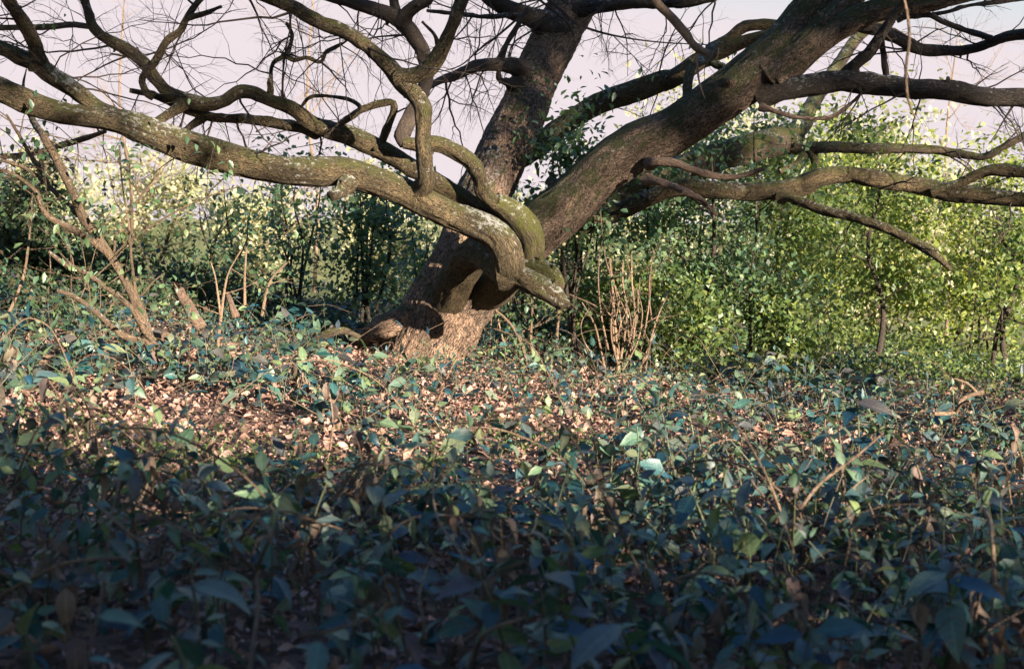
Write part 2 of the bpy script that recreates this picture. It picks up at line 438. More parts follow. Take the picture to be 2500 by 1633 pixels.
# ------------------------------------------------------------------ leaf templates (x across, y along, z up), unit length
def leaf_template(nseg=5, width=.42, fold=.25, droop=.5, twist=0., curl=0., seed=0):
    r = np.random.default_rng(seed)
    t = np.linspace(0, 1, nseg + 1)
    w = width * .5 * (np.sin(np.pi * t ** .74) ** 1.0 + .03)
    w[0] = .012; w[-1] = .006
    th = -droop * t ** 1.3
    dy = np.cos(th) / nseg; dz = np.sin(th) / nseg
    y = np.concatenate([[0], np.cumsum(dy[:-1])]); z = np.concatenate([[0], np.cumsum(dz[:-1])])
    jit = r.normal(0, .014, (nseg + 1, 2))
    V = []
    for i in range(nseg + 1):
        up = fold * w[i]
        c = curl * t[i]
        V += [(-w[i] + 0, y[i], z[i] + up * (1 - c * 3) + jit[i, 0]), (twist * t[i] ** 2, y[i], z[i]), (w[i], y[i], z[i] + up * (1 - c * 3) + jit[i, 1])]
    Fq = []
    for i in range(nseg):
        a = i * 3
        Fq += [(a, a + 1, a + 4, a + 3), (a + 1, a + 2, a + 5, a + 4)]
    return np.array(V), np.array(Fq)
BIG = [leaf_template(6, w, f, d, tw, 0, s) for s, (w, f, d, tw) in enumerate([(.40, .3, .5, .05), (.45, .22, .8, -.06), (.36, .4, .3, .04), (.42, .3, 1.1, .0), (.46, .15, .6, -.05)])]
WILT = [leaf_template(6, w, f, d, tw, c, s + 20) for s, (w, f, d, tw, c) in enumerate([(.40, 1.2, .9, .16, .35), (.32, 1.7, .5, -.2, .2), (.44, 1.0, 1.5, .12, .6), (.34, 1.4, 1.9, -.1, .4)])]
MED = [leaf_template(3, w, f, d, 0, 0, s + 40) for s, (w, f, d) in enumerate([(.5, .3, .5), (.55, .3, .8), (.45, .4, .2)])]
TINY = [(np.array([[0, 0, 0], [-.27, .48, .07], [0, 1, -.08], [.27, .48, .07]]), np.array([[0, 1, 2], [0, 2, 3]])),
        (np.array([[0, 0, 0], [-.31, .42, -.05], [.02, 1, .06], [.31, .45, .09]]), np.array([[0, 1, 2], [0, 2, 3]]))]

def frames(ydir, roll, up=(0, 0, 1)):
    """(n,3,3) with columns x,y,z; y along ydir, z as near up as possible then rolled"""
    y = unit(ydir)
    up = np.broadcast_to(np.asarray(up, float), y.shape)
    x = np.cross(y, up); bad = np.linalg.norm(x, axis=1) < 1e-3
    x[bad] = (1, 0, 0); x = unit(x)
    z = np.cross(x, y)
    c, s = np.cos(roll)[:, None], np.sin(roll)[:, None]
    x2 = x * c + z * s; z2 = -x * s + z * c
    return np.stack([x2, y, z2], -1)

def scatter(mb, templates, pos, fr, size, rnd, rg):
    pick = rg.integers(0, len(templates), len(pos))
    for k, (tv, tf) in enumerate(templates):
        w = np.nonzero(pick == k)[0]
        if not len(w): continue
        v = np.einsum('nij,vj->nvi', fr[w] * size[w][:, None, None], tv) + pos[w][:, None, :]
        f = (np.arange(len(w)) * len(tv))[:, None, None] + tf[None]
        mb.add(v.reshape(-1, 3), f.reshape(-1, tf.shape[1]), None, np.repeat(rnd[w], len(tv)))

def rand_dirs(n, rg, zbias=0.):
    d = rg.normal(size=(n, 3)); d[:, 2] += zbias
    return unit(d)

# ------------------------------------------------------------------ twig growth
def grow(mb, p0, d0, L, r0, depth, rg, grav=-.12, wig=.34, sides=4, tips=None, kids=(2, 4), spread=.9):
    n = max(4, int(L / .085)); seg = L / n; zig = unit(rg.normal(size=3)) * wig * 1.15
    pts, d = [np.asarray(p0, float)], unit(d0)
    for i in range(n):
        d = unit(d + rg.normal(0, wig, 3) * .28 + zig * (1 if i % 2 else -1) * rg.uniform(.3, 1.0) + np.array([0, 0, grav]) * .35)
        pts.append(pts[-1] + d * seg)
    pts = np.array(pts); rad = r0 * (1 - .75 * np.linspace(0, 1, n + 1))
    tube(mb, pts, rad, sides if depth > 0 else 3, smoothpath=False, cap=False, rnd=rg.random())
    if tips is not None: tips.append((pts, d))
    if depth > 0:
        for k in range(rg.integers(*kids) + int(L / .3)):
            i = rg.integers(max(1, n // 5), n)
            dd = unit(unit(pts[i] - pts[i - 1]) + rg.normal(0, spread, 3) * np.array([1, .7, 1]) * .75)
            grow(mb, pts[i], dd, L * rg.uniform(.3, .6), rad[i] * .62, depth - 1, rg, grav, wig, sides, tips, kids, spread)

def path(reg_pts, d0=None, d1=None):
    """[(reg,x,y,w[,d])...] -> points and radii; missing depths run evenly from d0 to d1"""
    n = len(reg_pts); pts, rad = [], []
    for i, q in enumerate(reg_pts):
        d = q[4] if len(q) > 4 else d0 + (d1 - d0) * i / max(1, n - 1)
        pts.append(Q(q[0], q[1], q[2], d)); rad.append(QR(q[3], d))
    return np.array(pts), np.array(rad)

# ------------------------------------------------------------------ the leaning old tree
base = Q('E', 640, 1110, 11.0)
TREE = thing('leaning_tree', 'huge leaning bare tree with twisted spreading limbs in the sunlit clearing', 'tree', base)
TW = np.random.default_rng(11)

mb = MB()
p, r = path([('E', 600, 1330, 640, 11.0), ('E', 625, 1180, 590, 11.0), ('E', 665, 1040, 560, 11.0), ('E', 730, 880, 545, 11.0), ('E', 800, 720, 500, 11.02), ('E', 865, 540, 430, 11.05),
             ('E', 930, 320, 385, 11.15), ('E', 995, 110, 360, 11.3), ('B', 1075, 1140, 340, 11.45), ('B', 1170, 920, 320, 11.6), ('B', 1265, 700, 305, 11.8),
             ('B', 1345, 500, 295, 12.0), ('B', 1425, 330, 295, 12.15), ('B', 1520, 150, 290, 12.3), ('B', 1600, 0, 270, 12.4), ('B', 1680, -220, 250, 12.5), ('B', 1720, -600, 220, 12.6)])
tube(mb, p, r, 132, .022, bump=.024, lump=.085, seed=1)
# buttress roots grown into the bole
for pts in ([('E', 560, 880, 240, 10.9), ('E', 400, 920, 200, 10.95), ('E', 300, 960, 140, 11.15), ('E', 220, 1020, 90, 11.25), ('E', 150, 1090, 50, 11.3)],
            [('E', 600, 1000, 230, 11.0), ('E', 500, 1090, 170, 10.95), ('E', 420, 1160, 110, 10.9), ('E', 350, 1220, 70, 10.9)],
            [('E', 740, 960, 240, 10.9), ('E', 770, 1080, 210, 10.87), ('E', 790, 1200, 180, 10.85), ('E', 800, 1300, 150, 10.82)],
            [('E', 800, 950, 230, 11.0), ('E', 850, 1090, 180, 11.0), ('E', 920, 1190, 120, 11.0), ('E', 980, 1250, 80, 11.0)]):
    p, r = path(pts); tube(mb, p, r, 56, .025, bump=.016, lump=.12, seed=len(pts) + int(pts[0][1]))
trunk = mb.build('trunk', M['bark'], TREE)

def limb(name, segs, mat='bark_limb', sides=40, lump=.115, bump=.011, seed=1, label=None, parent=None, d0=None, d1=None, knots=0):
    """one limb; segs = list of point lists (main run first, forks after)"""
    mb = MB(); runs = []
    for k, s in enumerate(segs):
        p, r = path(s, d0, d1)
        if k > 0: r = np.concatenate([r[:1] * 1.25, r[1:]])
        sd = sides if k == 0 else max(14, int(sides * .7))
        runs.append(tube(mb, p, r, sd, max(.02, float(np.mean(r)) * .42), bump=bump, lump=lump, seed=seed + 7 * k))
    kr = np.random.default_rng(seed)
    for k in range(knots):                                    # knobs and broken spurs on the bark
        P_, R_ = runs[kr.integers(0, len(runs))]
        i = kr.integers(3, len(P_) - 3)
        dd = unit(rand_dirs(1, kr, .2)[0]); t_ = unit(P_[i + 1] - P_[i]); dd = unit(dd - t_ * np.dot(dd, t_))
        a = P_[i] + dd * R_[i] * .6
        L = R_[i] * kr.uniform(.5, .9)
        tube(mb, np.array([a, a + dd * L * .5 + t_ * L * .1, a + dd * L]), np.array([R_[i] * .5, R_[i] * .28, R_[i] * kr.uniform(.12, .2)]), 10, .02, bump=.004, lump=.1, seed=seed + k)
    o = mb.build(name, M[mat], parent or TREE)
    if label: o['label'] = label
    return o, runs

LIMBS = {}
LIMBS['right'] = limb('limb', [
    [('E', 760, 900, 420, 11.0), ('E', 930, 690, 420, 10.95), ('E', 1110, 490, 400, 10.9), ('E', 1330, 310, 360, 10.85), ('E', 1560, 130, 330, 10.8), ('B', 1760, 1120, 315, 10.75), ('B', 2000, 950, 305, 10.7), ('C', 90, 860, 300, 10.65), ('C', 300, 715, 290, 10.6),
     ('C', 500, 580, 290, 10.55), ('C', 690, 430, 290, 10.5), ('C', 830, 290, 250, 10.5), ('C', 960, 110, 230, 10.5), ('C', 1090, -60, 210, 10.5), ('C', 1250, -300, 180, 10.5)],
    [('C', 720, 480, 200, 10.45), ('C', 850, 380, 170, 10.4), ('C', 980, 260, 150, 10.35), ('C', 1130, 120, 150, 10.35), ('C', 1260, 0, 150, 10.35), ('C', 1420, -180, 120, 10.35)],
    [('C', 780, 500, 190, 10.45), ('C', 900, 400, 180, 10.4), ('C', 1040, 280, 175, 10.35), ('C', 1200, 170, 170, 10.3), ('C', 1350, 95, 155, 10.25), ('C', 1520, 45, 140, 10.2), ('C', 1720, 25, 120, 10.1), ('C', 1950, -20, 100, 10), ('C', 2300, -90, 80, 9.9)]],
    mat='bark_right', sides=104, lump=.08, bump=.02, seed=3, label='massive furrowed limb rising to the right with a mossy top', knots=8)
LIMBS['c'] = limb('limb', [
    [('C', 680, 600, 200, 10.5), ('C', 800, 580, 160, 10.42), ('C', 920, 565, 145, 10.35), ('C', 1060, 540, 140, 10.3), ('C', 1200, 520, 140), ('C', 1350, 540, 140), ('C', 1500, 555, 130), ('C', 1650, 575, 125), ('C', 1800, 580, 130), ('C', 1950, 590, 140), ('C', 2080, 622, 125), ('C', 2250, 632, 118), ('C', 2380, 632, 125), ('C', 2560, 650, 110)],
    [('C', 1230, 500, 90), ('C', 1290, 415, 78), ('C', 1380, 340, 70), ('C', 1450, 240, 62), ('C', 1520, 130, 60), ('C', 1590, 40, 58), ('C', 1660, -80, 50)]],
    mat='bark_dark', seed=11, d0=10.4, d1=9.9, knots=12, label='near horizontal dark limb reaching out of the frame on the right')
LIMBS['d'] = limb('limb', [
    [('E', 1250, 420, 200, 11.2), ('E', 1500, 290, 130, 11.3), ('E', 1760, 235, 120, 11.35), ('C', 0, 1262, 105, 11.4), ('C', 200, 1212, 112, 11.4), ('C', 400, 1232, 110, 11.35), ('C', 600, 1242, 110, 11.3), ('C', 800, 1232, 125, 11.2), ('C', 950, 1200, 140, 11.2), ('C', 1080, 1142, 120, 11.1), ('C', 1250, 1130, 110, 11.1), ('C', 1450, 1160, 110, 11.0), ('C', 1650, 1192, 110, 11), ('C', 1850, 1235, 118, 10.9), ('C', 2000, 1252, 115, 10.8), ('C', 2200, 1272, 100, 10.7), ('C', 2450, 1295, 90, 10.6)],
    [('C', 820, 1270, 80, 11.15), ('F', 850, 85, 62, 11.1), ('F', 950, 118, 62, 11.0), ('F', 1100, 172, 66, 10.9), ('F', 1250, 205, 60, 10.8), ('F', 1400, 255, 60, 10.7), ('F', 1550, 312, 60, 10.6), ('F', 1700, 390, 60, 10.5), ('F', 1810, 460, 54, 10.4), ('F', 1910, 550, 44, 10.35)],
    [('C', 1790, 1240, 70, 10.9), ('C', 1950, 1195, 66, 10.8), ('C', 2100, 1120, 70, 10.7), ('C', 2250, 1098, 80, 10.6), ('C', 2450, 1125, 70, 10.5)]],
    mat='bark_limb', seed=13, knots=14, label='long low horizontal limb on the right with a drooping broken side branch')
LIMBS['e'] = limb('limb', [
    [('E', 1300, 300, 220, 11.6), ('E', 1700, 120, 200, 12.4), ('C', 100, 1120, 190, 12.8), ('C', 300, 1052, 195, 13), ('C', 450, 995, 190, 13.1), ('C', 600, 960, 185, 13.2), ('C', 750, 925, 185, 13.4), ('C', 860, 890, 165, 13.6), ('C', 940, 810, 125, 13.9), ('C', 1000, 700, 100, 14.4), ('C', 1080, 570, 88, 14.9), ('C', 1200, 390, 78, 15.4), ('C', 1320, 230, 70, 15.8), ('C', 1500, 110, 60, 16), ('C', 1800, -100, 50, 16)],
    [('C', 880, 930, 110, 13.5), ('C', 980, 955, 85, 13.4), ('C', 1150, 950, 76, 13.2), ('C', 1400, 960, 70, 13), ('C', 1600, 962, 62, 12.9), ('C', 1800, 968, 58, 12.8), ('C', 2000, 1000, 50, 12.7), ('C', 2130, 1012, 48, 12.6), ('C', 2250, 950, 46, 12.5), ('C', 2420, 860, 44, 12.4)],
    [('C', 1000, 960, 60, 13.4), ('C', 1030, 1050, 44, 13.3), ('C', 1020, 1150, 36, 13.3)],
    [('C', 960, 1000, 40, 13.3), ('C', 900, 1060, 32, 13.2), ('C', 800, 1110, 26, 13.1)]],
    mat='bark_far', seed=17, knots=6, label='moss topped limb behind the great right limb, bending upward')
LIMBS['f'] = limb('limb', [
    [('B', 1180, 1020, 200, 11.7), ('B', 1330, 960, 160, 11.8), ('B', 1480, 840, 135, 11.9), ('B', 1640, 730, 130, 12), ('B', 1800, 650, 138, 12), ('B', 2000, 582, 138, 12), ('B', 2200, 510, 130, 12), ('C', 60, 530, 130, 12), ('C', 180, 470, 126, 11.9), ('C', 290, 395, 120, 11.9), ('C', 410, 335, 115, 11.9), ('C', 560, 275, 90, 11.9), ('C', 760, 215, 70, 11.8), ('C', 1000, 150, 60, 11.7)],
    [('C', 360, 350, 100, 11.9), ('C', 480, 250, 82, 11.9), ('C', 560, 180, 78, 11.9), ('C', 680, 160, 70, 11.9), ('C', 850, 165, 60, 11.9)],
    [('C', 370, 330, 80, 11.6), ('C', 300, 390, 66, 11.2), ('C', 230, 450, 60, 11), ('C', 208, 560, 60, 10.9), ('C', 215, 690, 52, 10.85)],
    [('C', 350, 380, 60, 11.9), ('C', 420, 430, 44, 11.8), ('C', 480, 440, 24, 11.7)]],
    mat='bark_limb', seed=19, knots=8, label='long limb behind the great right limb, crossing the pale sky')
LIMBS['rt'] = limb('limb', [
    [('C', 1200, 150, 90, 10.7), ('C', 1330, 175, 80, 10.8), ('C', 1450, 200, 80, 10.9), ('C', 1560, 245, 82, 11), ('C', 1680, 308, 80, 11), ('C', 1800, 330, 75, 11), ('C', 2000, 325, 66, 11), ('C', 2130, 290, 60, 10.9), ('C', 2250, 240, 66, 10.8), ('C', 2420, 215, 76, 10.7)],
    [('C', 1560, 120, 44, 10.9), ('C', 1720, 80, 38, 10.9), ('C', 1900, 160, 36, 10.9), ('C', 2050, 210, 38, 10.85), ('C', 2170, 250, 40, 10.8)],
    [('C', 1640, 105, 34, 11.2), ('C', 1830, 92, 30, 11.2), ('C', 2000, 42, 28, 11.2), ('C', 2160, 20, 30, 11.2), ('C', 2420, -10, 30, 11.2)],
    [('C', 1460, 250, 34, 11), ('C', 1470, 350, 34, 11.1), ('C', 1490, 480, 40, 11.2)]],
    mat='bark_dark', seed=23, knots=8, label='sagging curved limb crossing the sky at the upper right')
LIMBS['top'] = limb('limb', [
    [('B', 1500, 120, 200, 12.3), ('B', 1650, 60, 110, 12.2), ('B', 1830, 28, 84, 12.1), ('B', 2050, 18, 80, 12), ('B', 2280, 8, 86, 11.9), ('C', 140, 12, 80, 11.8), ('C', 280, 2, 66, 11.7), ('C', 450, -40, 50, 11.6)],
    [('B', 1480, 200, 220, 12.2), ('B', 1350, 130, 150, 12.0), ('B', 1220, 80, 120, 11.9), ('B', 1080, 10, 100, 11.8), ('B', 950, -80, 80, 11.7)],
    [('B', 1280, 110, 40, 11.8), ('B', 1180, 98, 34, 11.7), ('B', 1050, 110, 30, 11.6), ('B', 870, 95, 28, 11.5), ('B', 640, 70, 22, 11.4)]],
    mat='bark_dark', seed=29, knots=4)
LIMBS['left_of_trunk'] = limb('limb', [
    [('B', 1290, 480, 150, 11.9), ('B', 1200, 430, 110, 11.7), ('B', 1090, 420, 86, 11.5), ('B', 960, 430, 80, 11.4), ('B', 850, 480, 66, 11.3), ('B', 750, 512, 52, 11.2), ('B', 660, 555, 38, 11.1), ('B', 590, 600, 26, 11)],
    [('B', 1230, 560, 120, 11.8), ('B', 1165, 540, 60, 11.65), ('B', 1110, 510, 40, 11.6), ('B', 1100, 430, 30, 11.5)],
    [('B', 1110, 400, 44, 11.5), ('B', 1150, 290, 36, 11.5), ('B', 1210, 190, 34, 11.5), ('B', 1290, 60, 28, 11.5)]],
    mat='twig', sides=24, seed=31, knots=6, label='dark crooked side limb left of the leaning trunk')
LIMBS['s'] = limb('limb', [
    [('E', 690, 930, 200, 11.05), ('E', 745, 820, 230, 10.88), ('E', 800, 700, 238, 10.68), ('E', 862, 570, 230, 10.46), ('E', 930, 460, 225, 10.25), ('E', 1030, 440, 215, 10.0), ('E', 1120, 530, 215, 9.82), ('E', 1168, 560, 212, 9.72), ('E', 1165, 470, 215, 9.66), ('E', 1125, 375, 215, 9.65), ('E', 1045, 300, 207, 9.65), ('E', 920, 245, 195, 9.66),
     ('E', 780, 195, 188, 9.66), ('E', 640, 130, 192, 9.66), ('B', 520, 1255, 190, 9.65), ('B', 400, 1200, 185, 9.62), ('B', 280, 1165, 185, 9.6), ('B', 100, 1115, 182, 9.55), ('A', 2080, 1110, 182, 9.5), ('A', 1900, 1105, 180, 9.46), ('A', 1700, 1075, 184, 9.42), ('A', 1450, 1015, 190, 9.36),
     ('A', 1220, 950, 198, 9.3), ('A', 1020, 875, 185, 9.25), ('A', 850, 810, 165, 9.2), ('A', 680, 775, 140, 9.15), ('A', 500, 745, 142, 9.1), ('A', 300, 705, 150, 9.05), ('A', 150, 650, 165, 9.0), ('A', 0, 585, 168, 8.95), ('A', -250, 490, 150, 8.85)],
    [('E', 1130, 590, 170, 9.74), ('E', 1230, 595, 150, 9.7), ('E', 1330, 640, 152, 9.66), ('E', 1430, 700, 138, 9.62), ('E', 1495, 750, 112, 9.58), ('E', 1530, 785, 84, 9.56)],
    [('A', 780, 790, 120, 9.2), ('A', 620, 700, 108, 9.22), ('A', 500, 600, 108, 9.24), ('A', 370, 510, 116, 9.26), ('A', 250, 425, 118, 9.28), ('A', 120, 365, 98, 9.3), ('A', 0, 305, 88, 9.3), ('A', -250, 200, 80, 9.3)],
    [('A', 260, 440, 110, 9.28), ('A', 235, 320, 98, 9.2), ('A', 185, 195, 96, 9.1), ('A', 115, 100, 90, 9.0), ('A', 50, 0, 80, 8.9), ('A', -30, -150, 70, 8.8)],
    [('B', 130, 1180, 110, 9.5), ('B', 80, 1240, 84, 9.4), ('B', 20, 1265, 74, 9.34)]],
    sides=84, lump=.12, bump=.014, seed=37, knots=16, label='great S shaped limb doubling back and sweeping low to the left')
LIMBS['curly'] = limb('limb', [
    [('B', 570, 1290, 170, 9.66), ('B', 600, 1230, 140, 9.6), ('B', 640, 1165, 112, 9.5), ('B', 628, 1050, 104, 9.45), ('B', 615, 900, 100, 9.42), ('B', 620, 770, 106, 9.4), ('B', 612, 690, 110, 9.4), ('B', 565, 615, 108, 9.42), ('B', 505, 560, 115, 9.45), ('B', 455, 500, 120, 9.5),
     ('B', 345, 380, 92, 9.5), ('B', 200, 262, 90, 9.5), ('B', 80, 190, 92, 9.5), ('A', 2080, 150, 92, 9.5), ('A', 1980, 100, 88, 9.5), ('A', 1880, 42, 84, 9.5), ('A', 1760, -5, 76, 9.5), ('A', 1560, -60, 66, 9.5)],
    [('B', 470, 510, 120, 9.48), ('B', 560, 490, 110, 9.42), ('B', 645, 450, 110, 9.36), ('B', 720, 350, 100, 9.3), ('B', 770, 250, 90, 9.25), ('B', 810, 150, 86, 9.2), ('B', 840, 60, 84, 9.2), ('B', 900, -60, 76, 9.2)],
    [('B', 715, 300, 30, 9.3), ('B', 690, 225, 24, 9.25), ('B', 610, 140, 18, 9.2)]],
    sides=36, seed=41, knots=10, label='snaking upright branch that rises from the S shaped limb and forks')
LIMBS['moss'] = limb('limb', [
    [('E', 1030, 690, 260, 10.8), ('E', 1180, 590, 200, 10.45), ('E', 1300, 480, 150, 10.22), ('E', 1325, 370, 160, 10.15), ('E', 1265, 255, 168, 10.1), ('E', 1165, 160, 150, 10.08), ('B', 1080, 1300, 110, 10.03)],
    [('E', 1300, 540, 130, 10.2), ('E', 1390, 555, 130, 10.1), ('E', 1460, 600, 110, 10.05), ('E', 1500, 660, 80, 10)]],
    mat='bark_moss', sides=48, seed=43, knots=6, label='thick moss covered limb above the S bend')
LIMBS['hook'] = limb('limb', [
    [('E', 1150, 150, 110, 10.07), ('B', 1060, 1300, 106, 10.03), ('B', 1000, 1240, 98, 10), ('B', 978, 1150, 96, 9.98), ('B', 945, 1075, 106, 9.98), ('B', 870, 1010, 108, 9.98), ('B', 780, 958, 108, 9.98), ('B', 680, 932, 104, 9.98), ('B', 570, 935, 88, 9.98), ('B', 490, 925, 78, 9.98)]],
    mat='bark_limb', sides=40, seed=45, knots=4, label='hooked branch climbing left from the moss covered limb')
LIMBS['dark'] = limb('limb', [
    [('B', 500, 930, 80, 9.98), ('B', 480, 880, 105, 9.99), ('B', 525, 770, 104, 10), ('B', 570, 690, 98, 10), ('B', 612, 600, 90, 10), ('B', 640, 480, 86, 10), ('B', 612, 330, 98, 10), ('B', 560, 240, 100, 10), ('B', 500, 165, 110, 10), ('B', 420, 105, 100, 10), ('B', 250, 42, 82, 10), ('B', 100, 0, 80, 10), ('B', -60, -50, 70, 10)],
    [('B', 480, 160, 90, 10), ('B', 520, 80, 88, 9.95), ('B', 585, 30, 80, 9.9), ('B', 650, 8, 66, 9.9), ('B', 680, -60, 50, 9.9)],
    [('B', 470, 140, 70, 10), ('B', 440, 60, 64, 10), ('B', 415, -50, 56, 10)]],
    mat='twig', sides=30, seed=47, knots=8, label='dark forked branch behind the snaking branch')
LIMBS['g'] = limb('limb', [
    [('E', 1200, 250, 150, 10.3), ('E', 1080, 190, 130, 10.25), ('B', 960, 1330, 124, 10.2), ('B', 840, 1265, 120, 10.2), ('B', 710, 1185, 120, 10.2), ('B', 560, 1090, 118, 10.2), ('B', 400, 1000, 120, 10.2), ('B', 200, 900, 124, 10.2), ('B', 40, 850, 118, 10.2), ('A', 2010, 795, 108, 10.2), ('A', 1900, 712, 98, 10.2), ('A', 1750, 652, 88, 10.2), ('A', 1630, 602, 88, 10.2), ('A', 1540, 598, 88, 10.2), ('A', 1440, 655, 84, 10.2), ('A', 1310, 672, 90, 10.2), ('A', 1180, 640, 90, 10.2), ('A', 1085, 600, 84, 10.2),
     ('A', 1000, 510, 80, 10.2), ('A', 920, 400, 80, 10.2), ('A', 820, 320, 76, 10.2), ('A', 700, 255, 74, 10.2), ('A', 610, 185, 68, 10.2), ('A', 572, 80, 60, 10.2), ('A', 530, -50, 52, 10.2)],
    [('A', 2050, 850, 80, 10.25), ('A', 1950, 825, 74, 10.3), ('A', 1800, 800, 70, 10.3), ('A', 1600, 770, 66, 10.3), ('A', 1400, 760, 60, 10.3), ('A', 1300, 740, 58, 10.3), ('A', 1180, 700, 54, 10.3), ('A', 1080, 655, 48, 10.3), ('A', 980, 612, 44, 10.3), ('A', 840, 585, 28, 10.3)],
    [('A', 1320, 760, 54, 10.3), ('A', 1240, 810, 44, 10.3), ('A', 1160, 870, 36, 10.3)],
    [('A', 1190, 670, 70, 10.2), ('A', 1100, 730, 62, 10.15), ('A', 1000, 800, 54, 10.1)],
    [('A', 990, 620, 50, 10.2), ('A', 945, 590, 48, 10.2), ('A', 922, 510, 46, 10.2), ('A', 1000, 400, 50, 10.15), ('A', 1080, 270, 50, 10.1), ('A', 1170, 190, 50, 10.1), ('A', 1212, 105, 44, 10.1), ('A', 1300, -10, 38, 10.1)],
    [('A', 1205, 120, 34, 10.1), ('A', 1310, 90, 28, 10.05), ('A', 1430, 45, 20, 10)],
    [('A', 1742, 640, 40, 10.2), ('A', 1745, 500, 32, 10.2), ('A', 1765, 410, 32, 10.2), ('A', 1850, 345, 30, 10.2), ('A', 1885, 230, 24, 10.2), ('A', 1850, 150, 18, 10.2)],
    [('A', 1840, 355, 28, 10.2), ('A', 1900, 390, 26, 10.15), ('A', 1980, 375, 26, 10.1), ('A', 2070, 400, 28, 10.1), ('A', 2110, 330, 22, 10.1), ('A', 2210, 280, 14, 10.1)],
    [('B', 330, 960, 50, 10.2), ('B', 430, 690, 44, 10.1), ('B', 350, 668, 48, 10.1), ('B', 220, 715, 46, 10.1), ('B', 100, 785, 40, 10.1), ('A', 2170, 830, 30, 10.2)],
    [('B', 220, 715, 30, 10.1), ('B', 200, 680, 26, 10.1), ('A', 2240, 640, 24, 10.1), ('A', 2100, 620, 24, 10.1), ('A', 2000, 630, 22, 10.1), ('A', 1945, 690, 18, 10.15)]],
    sides=36, seed=53, knots=20, label='undulating lichen spotted limb running to the upper left')
LIMBS['small'] = limb('limb', [
    [('B', 2080, 1060, 90, 10.55), ('C', 0, 1050, 60, 10.45), ('C', 110, 1050, 55, 10.4), ('C', 250, 1100, 46, 10.35), ('C', 400, 1140, 46, 10.3), ('C', 550, 1140, 40, 10.25), ('C', 700, 1085, 28, 10.2)],
    [('C', -60, 1160, 70, 10.5), ('C', 0, 1172, 54, 10.4), ('C', 100, 1200, 46, 10.3), ('C', 200, 1240, 46, 10.2), ('C', 290, 1295, 46, 10.15), ('C', 400, 1390, 22, 10.1)],
    [('C', 180, 1240, 36, 10.2), ('C', 270, 1270, 34, 10.15), ('C', 345, 1320, 22, 10.1)],
    [('C', 680, 690, 50, 10.35), ('C', 760, 715, 30, 10.3), ('C', 900, 755, 28, 10.25), ('C', 1080, 768, 26, 10.2), ('C', 1200, 720, 28, 10.2), ('C', 1330, 605, 22, 10.2)]],
    mat='dead', sides=20, seed=59, knots=3, label='weathered dead side branches under the great right limb')

# ---- twigs of the tree: fine, uncountable
def twig_part(parent, specs, seed, mat='twig'):
    rg = np.random.default_rng(seed); mb = MB()
    for (P_, R_), n, L, zb, i0, i1 in specs:
        for k in range(int(n * .72)):
            i = int(rg.uniform(i0, i1) * (len(P_) - 1))
            d = rand_dirs(1, rg)[0] * np.array([1, .8, 1]) + np.array([0, .0, zb])
            grow(mb, P_[i], d, L * rg.uniform(.5, 1.3), rg.uniform(.0045, .010), 3, rg, grav=rg.uniform(-.22, .1), wig=.42, kids=(1, 4))
    o = mb.build('twigs', M[mat], parent); o['kind'] = 'stuff'
    return o
gr = LIMBS['g'][1]
twig_part(LIMBS['g'][0], [(gr[0], 22, .9, .35, .35, 1), (gr[1], 14, .7, -.5, .1, 1), (gr[4], 9, .7, .1, .4, 1), (gr[6], 10, .8, .0, .3, 1), (gr[7], 7, .5, .0, .2, 1), (gr[8], 6, .4, .1, .3, 1)], 61)
cu = LIMBS['curly'][1]
twig_part(LIMBS['curly'][0], [(cu[0], 14, 1.0, -.2, .55, 1), (cu[1], 5, .6, .1, .5, 1)], 62)
dk = LIMBS['dark'][1]
twig_part(LIMBS['dark'][0], [(dk[0], 16, .9, -.2, .45, 1), (dk[1], 4, .7, 0, .5, 1)], 63)
lt = LIMBS['left_of_trunk'][1]
twig_part(LIMBS['left_of_trunk'][0], [(lt[0], 18, .9, -.35, .3, 1), (lt[2], 6, .7, .1, .3, 1)], 64)
tp = LIMBS['top'][1]
twig_part(LIMBS['top'][0], [(tp[0], 10, .9, -.3, .2, 1), (tp[1], 14, 1.0, -.35, .2, 1), (tp[2], 8, .7, -.1, .2, 1)], 65)
ss = LIMBS['s'][1]
twig_part(LIMBS['s'][0], [(ss[0], 7, .5, .3, .6, 1), (ss[2], 10, .9, .2, .3, 1), (ss[3], 6, .8, .2, .3, 1)], 66)
cc = LIMBS['c'][1]
twig_part(LIMBS['c'][0], [(cc[0], 12, .7, -.6, .3, 1), (cc[0], 6, .6, .5, .4, 1), (cc[1], 5, .6, .1, .5, 1)], 67)
ee = LIMBS['e'][1]
twig_part(LIMBS['e'][0], [(ee[1], 12, .8, -.2, .3, 1), (ee[0], 6, .9, .2, .7, 1)], 68)
rt = LIMBS['rt'][1]
twig_part(LIMBS['rt'][0], [(rt[0], 10, .8, -.1, .3, 1), (rt[1], 4, .6, .1, .3, 1), (rt[2], 5, .7, .1, .3, 1)], 69)
ff = LIMBS['f'][1]
twig_part(LIMBS['f'][0], [(ff[0], 9, .7, .3, .3, 1)], 70)
dd_ = LIMBS['d'][1]
twig_part(LIMBS['d'][0], [(dd_[0], 8, .6, -.6, .5, 1), (dd_[1], 6, .4, -.4, .4, 1), (dd_[2], 5, .6, .2, .4, 1)], 71)
